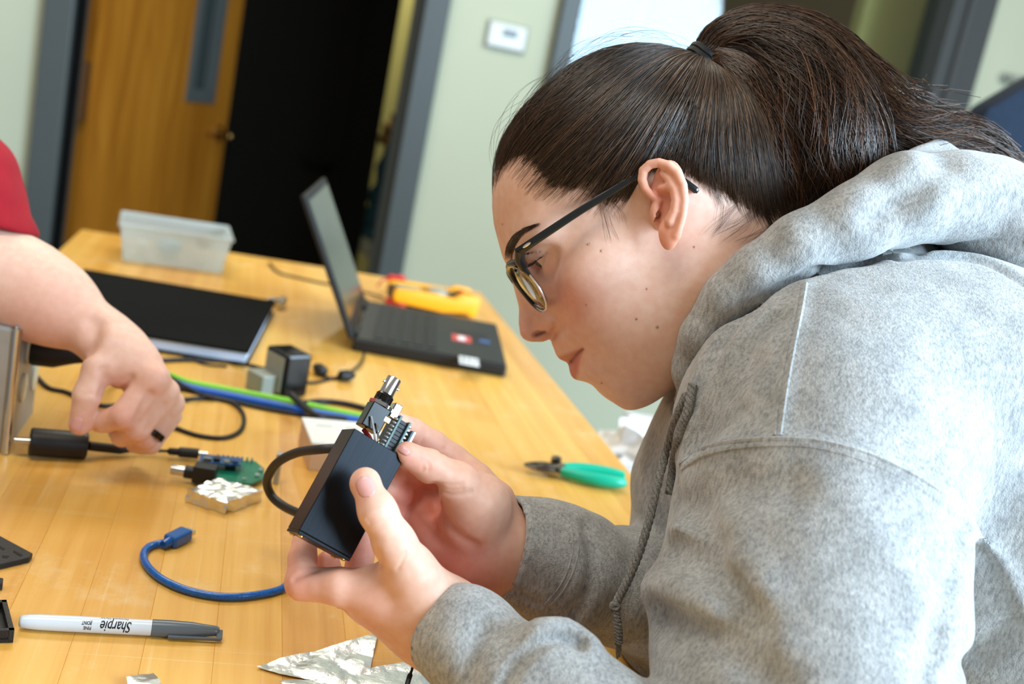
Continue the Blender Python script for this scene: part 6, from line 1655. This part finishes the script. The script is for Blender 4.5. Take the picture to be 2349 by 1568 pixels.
# --- eyebrow and lashes
bp_, br_, bc_ = [], [], []
bx = np.array([(1166,598),(1168,575),(1180,549),(1200,530),(1226,518)], float); bk = np.array([0,.28,.55,.78,1.0]); bw = np.array([9,11,10,7,3.0])
n = 460; s = nrng.uniform(0, 1, n)**0.9; u = np.linspace(0, 1, T_)[None]
ct = np.stack([np.interp(s, bk, bx[:, i]) for i in range(2)], -1); ct2 = np.stack([np.interp(np.minimum(1, s+0.12), bk, bx[:, i]) for i in range(2)], -1)
tg = ct2-ct; tg /= np.linalg.norm(tg, axis=1, keepdims=True)+1e-9; nm = np.stack([-tg[:, 1], tg[:, 0]], -1)
w = np.interp(s, bk, bw)*nrng.uniform(-1, 1, n); L = nrng.uniform(16, 28, n)*(1-0.4*s)
X = ct[:, :1]+nm[:, :1]*w[:, None]*(1-0.35*u) + tg[:, :1]*L[:, None]*u; Y = ct[:, 1:]+nm[:, 1:]*w[:, None]*(1-0.35*u) + tg[:, 1:]*L[:, None]*u - 5*(1-s[:, None])*u
Pb = trace(head_c, X.ravel(), Y.ravel(), 0.6, 0.95).reshape(n, T_, 3); Pb[..., 2] -= 0.0006*np.sin(u*math.pi*0.7)
Pb = Pb[np.abs(np.diff(Pb[..., 2], axis=1)).max(1) < 0.006]; n = len(Pb)
Vb, Qb = strands_mesh(to_world(Pb.reshape(-1, 3)).reshape(n, T_, 3), rads(n, T_, 0.00006, 0.00010)[:, ::-1], 3)
eb = np_mesh('eyebrow', Vb, Qb, M['hair'], sitter, color=np.repeat(pal(n, 0, 0.6), T_*3, 0)); eb['kind'] = 'stuff'
M['eye'] = mat('eye_white', srgb(236, 230, 226), 0.12, spec=0.7); M['iris'] = mat('dark_iris', srgb(34, 22, 16), 0.08, spec=0.9)
gz = np.array([math.cos(math.radians(-16)), 0.05, math.sin(math.radians(-16))]); gz /= np.linalg.norm(gz)
def ball(c, r, name, mt, ax=None, cut=None):
    V, Fc = [], []; nu, nv = 24, 14; ax = np.array(ax if ax is not None else [1, 0, 0]); a1 = np.cross(ax, [0.1, 1, 0.3]); a1 /= np.linalg.norm(a1); a2 = np.cross(ax, a1)
    lim = math.pi if cut is None else cut
    for j in range(nv+1):
        ph = lim*j/nv
        for i in range(nu): V.append(h2w(c + r*(ax*math.cos(ph) + (a1*math.cos(2*math.pi*i/nu)+a2*math.sin(2*math.pi*i/nu))*math.sin(ph)))[0])
    for j in range(nv):
        for i in range(nu): Fc.append((j*nu+i, j*nu+(i+1)%nu, (j+1)*nu+(i+1)%nu, (j+1)*nu+i))
    return mesh_obj(name, V, Fc, M[mt], sitter, True)
ball(EYE, 0.0119, 'eyeball', 'eye'); ball(EYE, 0.01205, 'iris', 'iris', gz, 0.50)
# lashes along the upper lid edge
n = 60; az = nrng.uniform(-0.6, 1.25, n); u = np.linspace(0, 1, T_)[None]
el = np.radians(LID_HI-3) - 0.03*az**2
d0 = np.stack([np.cos(az)*np.cos(el), np.sin(az)*np.cos(el), np.sin(el)], -1)
L = nrng.uniform(0.005, 0.008, n)*(1-0.35*np.abs(az))
P = EYE + d0[:, None]*(0.0134 + L[:, None, None]*u[..., None]) + np.array([0, 0, 1.0])*(L[:, None]*(-0.55*u + 0.75*u**2))[..., None]
Vb, Qb = strands_mesh(h2w(P.reshape(-1, 3)).reshape(P.shape), rads(n, T_, 0.00014, 0.0002)[:, ::-1], 3)
lo_ = np_mesh('eyelashes', Vb, Qb, M['hair'], sitter, color=np.repeat(pal(n, 0, 0.2), T_*3, 0)); lo_['kind'] = 'stuff'

# ================================================================== glasses
gl = thing('glasses', 'browline glasses with black upper rims worn on the nose', 'glasses', h2w(hs(1186, 580, 0.06))[0])
M['acet'] = mat('glossy_black_acetate', srgb(14, 16, 16), 0.30, coat=0.5); M['silver'] = mat('polished_silver_rim', srgb(235, 235, 240), 0.28, metal=1); M['gold'] = mat('gold_metal', srgb(190, 160, 90), 0.25, metal=1)
M['lensm'] = glass_mat('spectacle_lens', (0.97, 0.97, 0.97, 1), 0.22, 0.04)
LC = hs(1209, 658, 0.0352)
WRAP = math.radians(11.5); PANT = math.radians(4)
def lens_pt(sd, a, r=1.0, dz=0.0):
    """rim outline (browline shape) in the lens plane of side sd"""
    ca, sa = math.cos(a), math.sin(a)
    x = 0.0228*np.sign(ca)*abs(ca)**0.92*r; y = (0.0205 if sa < 0 else 0.0190)*np.sign(sa)*abs(sa)**0.88*r      # x outwards, y up
    lat = sd*(0.0352 + x*math.cos(WRAP)); f = LC[0] - x*math.sin(WRAP) - y*math.sin(PANT)*(-1) - 0.10*x*x*20 + dz
    return np.array([f, lat, LC[2]+y])
AA = np.linspace(0, 2*math.pi, 61)
for sd in (1, -1):
    rim = [Vector(h2w(lens_pt(sd, a))[0]) for a in AA]
    MB().tube(rim, 0.0007, 8).obj('lens_rim', M['silver'], gl, True)
    up = [Vector(h2w(lens_pt(sd, a, 1.03))[0]) for a in np.linspace(0.22, math.pi+1.15, 34)]
    MB().tube(up, list(np.interp(np.arange(34), [0, 3, 9, 14, 22, 30, 33], [0.0012, 0.0026, 0.0030, 0.0024, 0.0019, 0.0013, 0.0008])), 10).obj('brow_rim', M['acet'], gl, True)
    ring = [lens_pt(sd, a, 0.985) for a in AA[:-1]]; V = [h2w(lens_pt(sd, 0, 0.0)+np.array([0.0012, 0, 0]))[0]]; Fc = []
    for q in (0.5, 1.0):
        for a in AA[:-1]: V.append(h2w(lens_pt(sd, a, 0.985*q)+np.array([0.0012*(1-q*q), 0, 0]))[0])
    K = 60
    Fc = [(0, 1+k, 1+(k+1)%K) for k in range(K)] + [(1+k, 1+K+k, 1+K+(k+1)%K, 1+(k+1)%K) for k in range(K)]
    lo2 = mesh_obj('lens', V, Fc, M['lensm'], gl, True); s_ = lo2.modifiers.new('thickness', 'SOLIDIFY'); s_.thickness = 0.0015
    # end piece, hinge, temple
    e0 = lens_pt(sd, 0.62, 1.05); tpl = [(1187,579,.0625),(1212,562,.0672),(1260,530,.0705),(1330,484,.0730),(1400,441,.0752),(1440,416,.0770),(1468,400,.0780)]
    T0 = [hs(*p) for p in tpl]; back = [np.array([T0[-1][0]-0.012, .0775, T0[-1][2]+0.001]), hs(1556,408,.0765), hs(1585,428,.0760), hs(1600,440,.0752)]
    T0 = T0 + back
    if sd < 0: T0 = [p*np.array([1,-1,1]) for p in T0]
    P = spline([Vector(p) for p in T0], 6); n_ = len(P); vs = []
    for i, p in enumerate(P):
        t = np.array(P[min(i+1,n_-1)]-P[max(i-1,0)]); t /= np.linalg.norm(t); la = np.array([0,1.0,0]); la -= t*(la@t); la /= np.linalg.norm(la); up_ = np.cross(t, la); f = i/(n_-1)
        hh = (0.0031-0.0009*min(1, f*1.6)) if f < 0.75 else 0.0024; th = 0.0016
        if i >= n_-2: hh *= 0.6
        for k in range(8):
            an_ = 2*math.pi*(k+0.5)/8; vs.append(h2w(np.array(p)+up_*hh*np.sign(math.cos(an_))*abs(math.cos(an_))**0.5+la*th*np.sign(math.sin(an_))*abs(math.sin(an_))**0.5)[0])
    Fc = [(i*8+k, i*8+(k+1)%8, (i+1)*8+(k+1)%8, (i+1)*8+k) for i in range(n_-1) for k in range(8)] + [tuple(range(8)), tuple((n_-1)*8+k for k in range(8))]
    mesh_obj('temple', vs, Fc, M['acet'], gl, True, autosmooth=0.9)
    h0 = T0[0]
    MB().tube([Vector(h2w(q)[0]) for q in (e0+np.array([-0.001,0,0]), (e0+h0)/2+np.array([0,0.0012*sd,0.0]), h0+np.array([-0.002,0,0]))], [0.0036,0.0038,0.0034], 10).obj('end_piece', M['acet'], gl, True)
    rv = hs(1208, 562, .0692)*np.array([1, sd, 1]); tdir = np.array(T0[1])-np.array(T0[0]); tdir /= np.linalg.norm(tdir)
    RV = [h2w(rv - tdir*0.0036*math.cos(a)*1.0 + np.array([0,sd*0.0004,0]) + np.cross(tdir,[0,1,0])*0.0011*math.sin(a))[0] for a in np.linspace(0, 2*math.pi, 17)[:-1]]
    mesh_obj('rivet', [h2w(rv+np.array([0,sd*0.0007,0]))[0]]+RV, [(0,1+k,1+(k+1)%16) for k in range(16)], M['silver'], gl)
    fr2 = lens_pt(sd, 0.85, 1.05)+np.array([0.0040,0,0.0])
    RV = [h2w(fr2+np.array([0.0002,0.0022*sd*math.cos(a),0.0011*math.sin(a)]))[0] for a in np.linspace(0, 2*math.pi, 17)[:-1]]
    mesh_obj('rivet', [h2w(fr2+np.array([0.0006,0,0]))[0]]+RV, [(0,1+k,1+(k+1)%16) for k in range(16)], M['gold'], gl)
    pd = np.array([LC[0]-0.004, 0.0095*sd, LC[2]-0.006])
    MB().tube([Vector(h2w(q)[0]) for q in (lens_pt(sd, math.pi+0.25), pd+np.array([0.003,0,0.002]), pd)], 0.0006, 6).obj('pad_arm', M['gold'], gl, True)
    MB().lathe(h2w(pd)[0], Vector(h2w(np.array([0,1,0]))[0])-Vector(h2w(np.zeros(3))[0]), [(-0.001,0.001),(-0.0008,0.0035),(0.0008,0.0035),(0.001,0.001)], 12).obj('nose_pad', M['lensm'], gl, True)
b0 = lens_pt(1, math.pi-0.15); b1 = b0*np.array([1,-1,1])
MB().tube(spline([Vector(h2w(q)[0]) for q in (b0, (b0+b1)/2+np.array([0.0015,0.003,0.002]), (b0+b1)/2+np.array([0.0015,-0.003,0.002]), b1)], 6), 0.0010, 8).obj('bridge', M['gold'], gl, True)
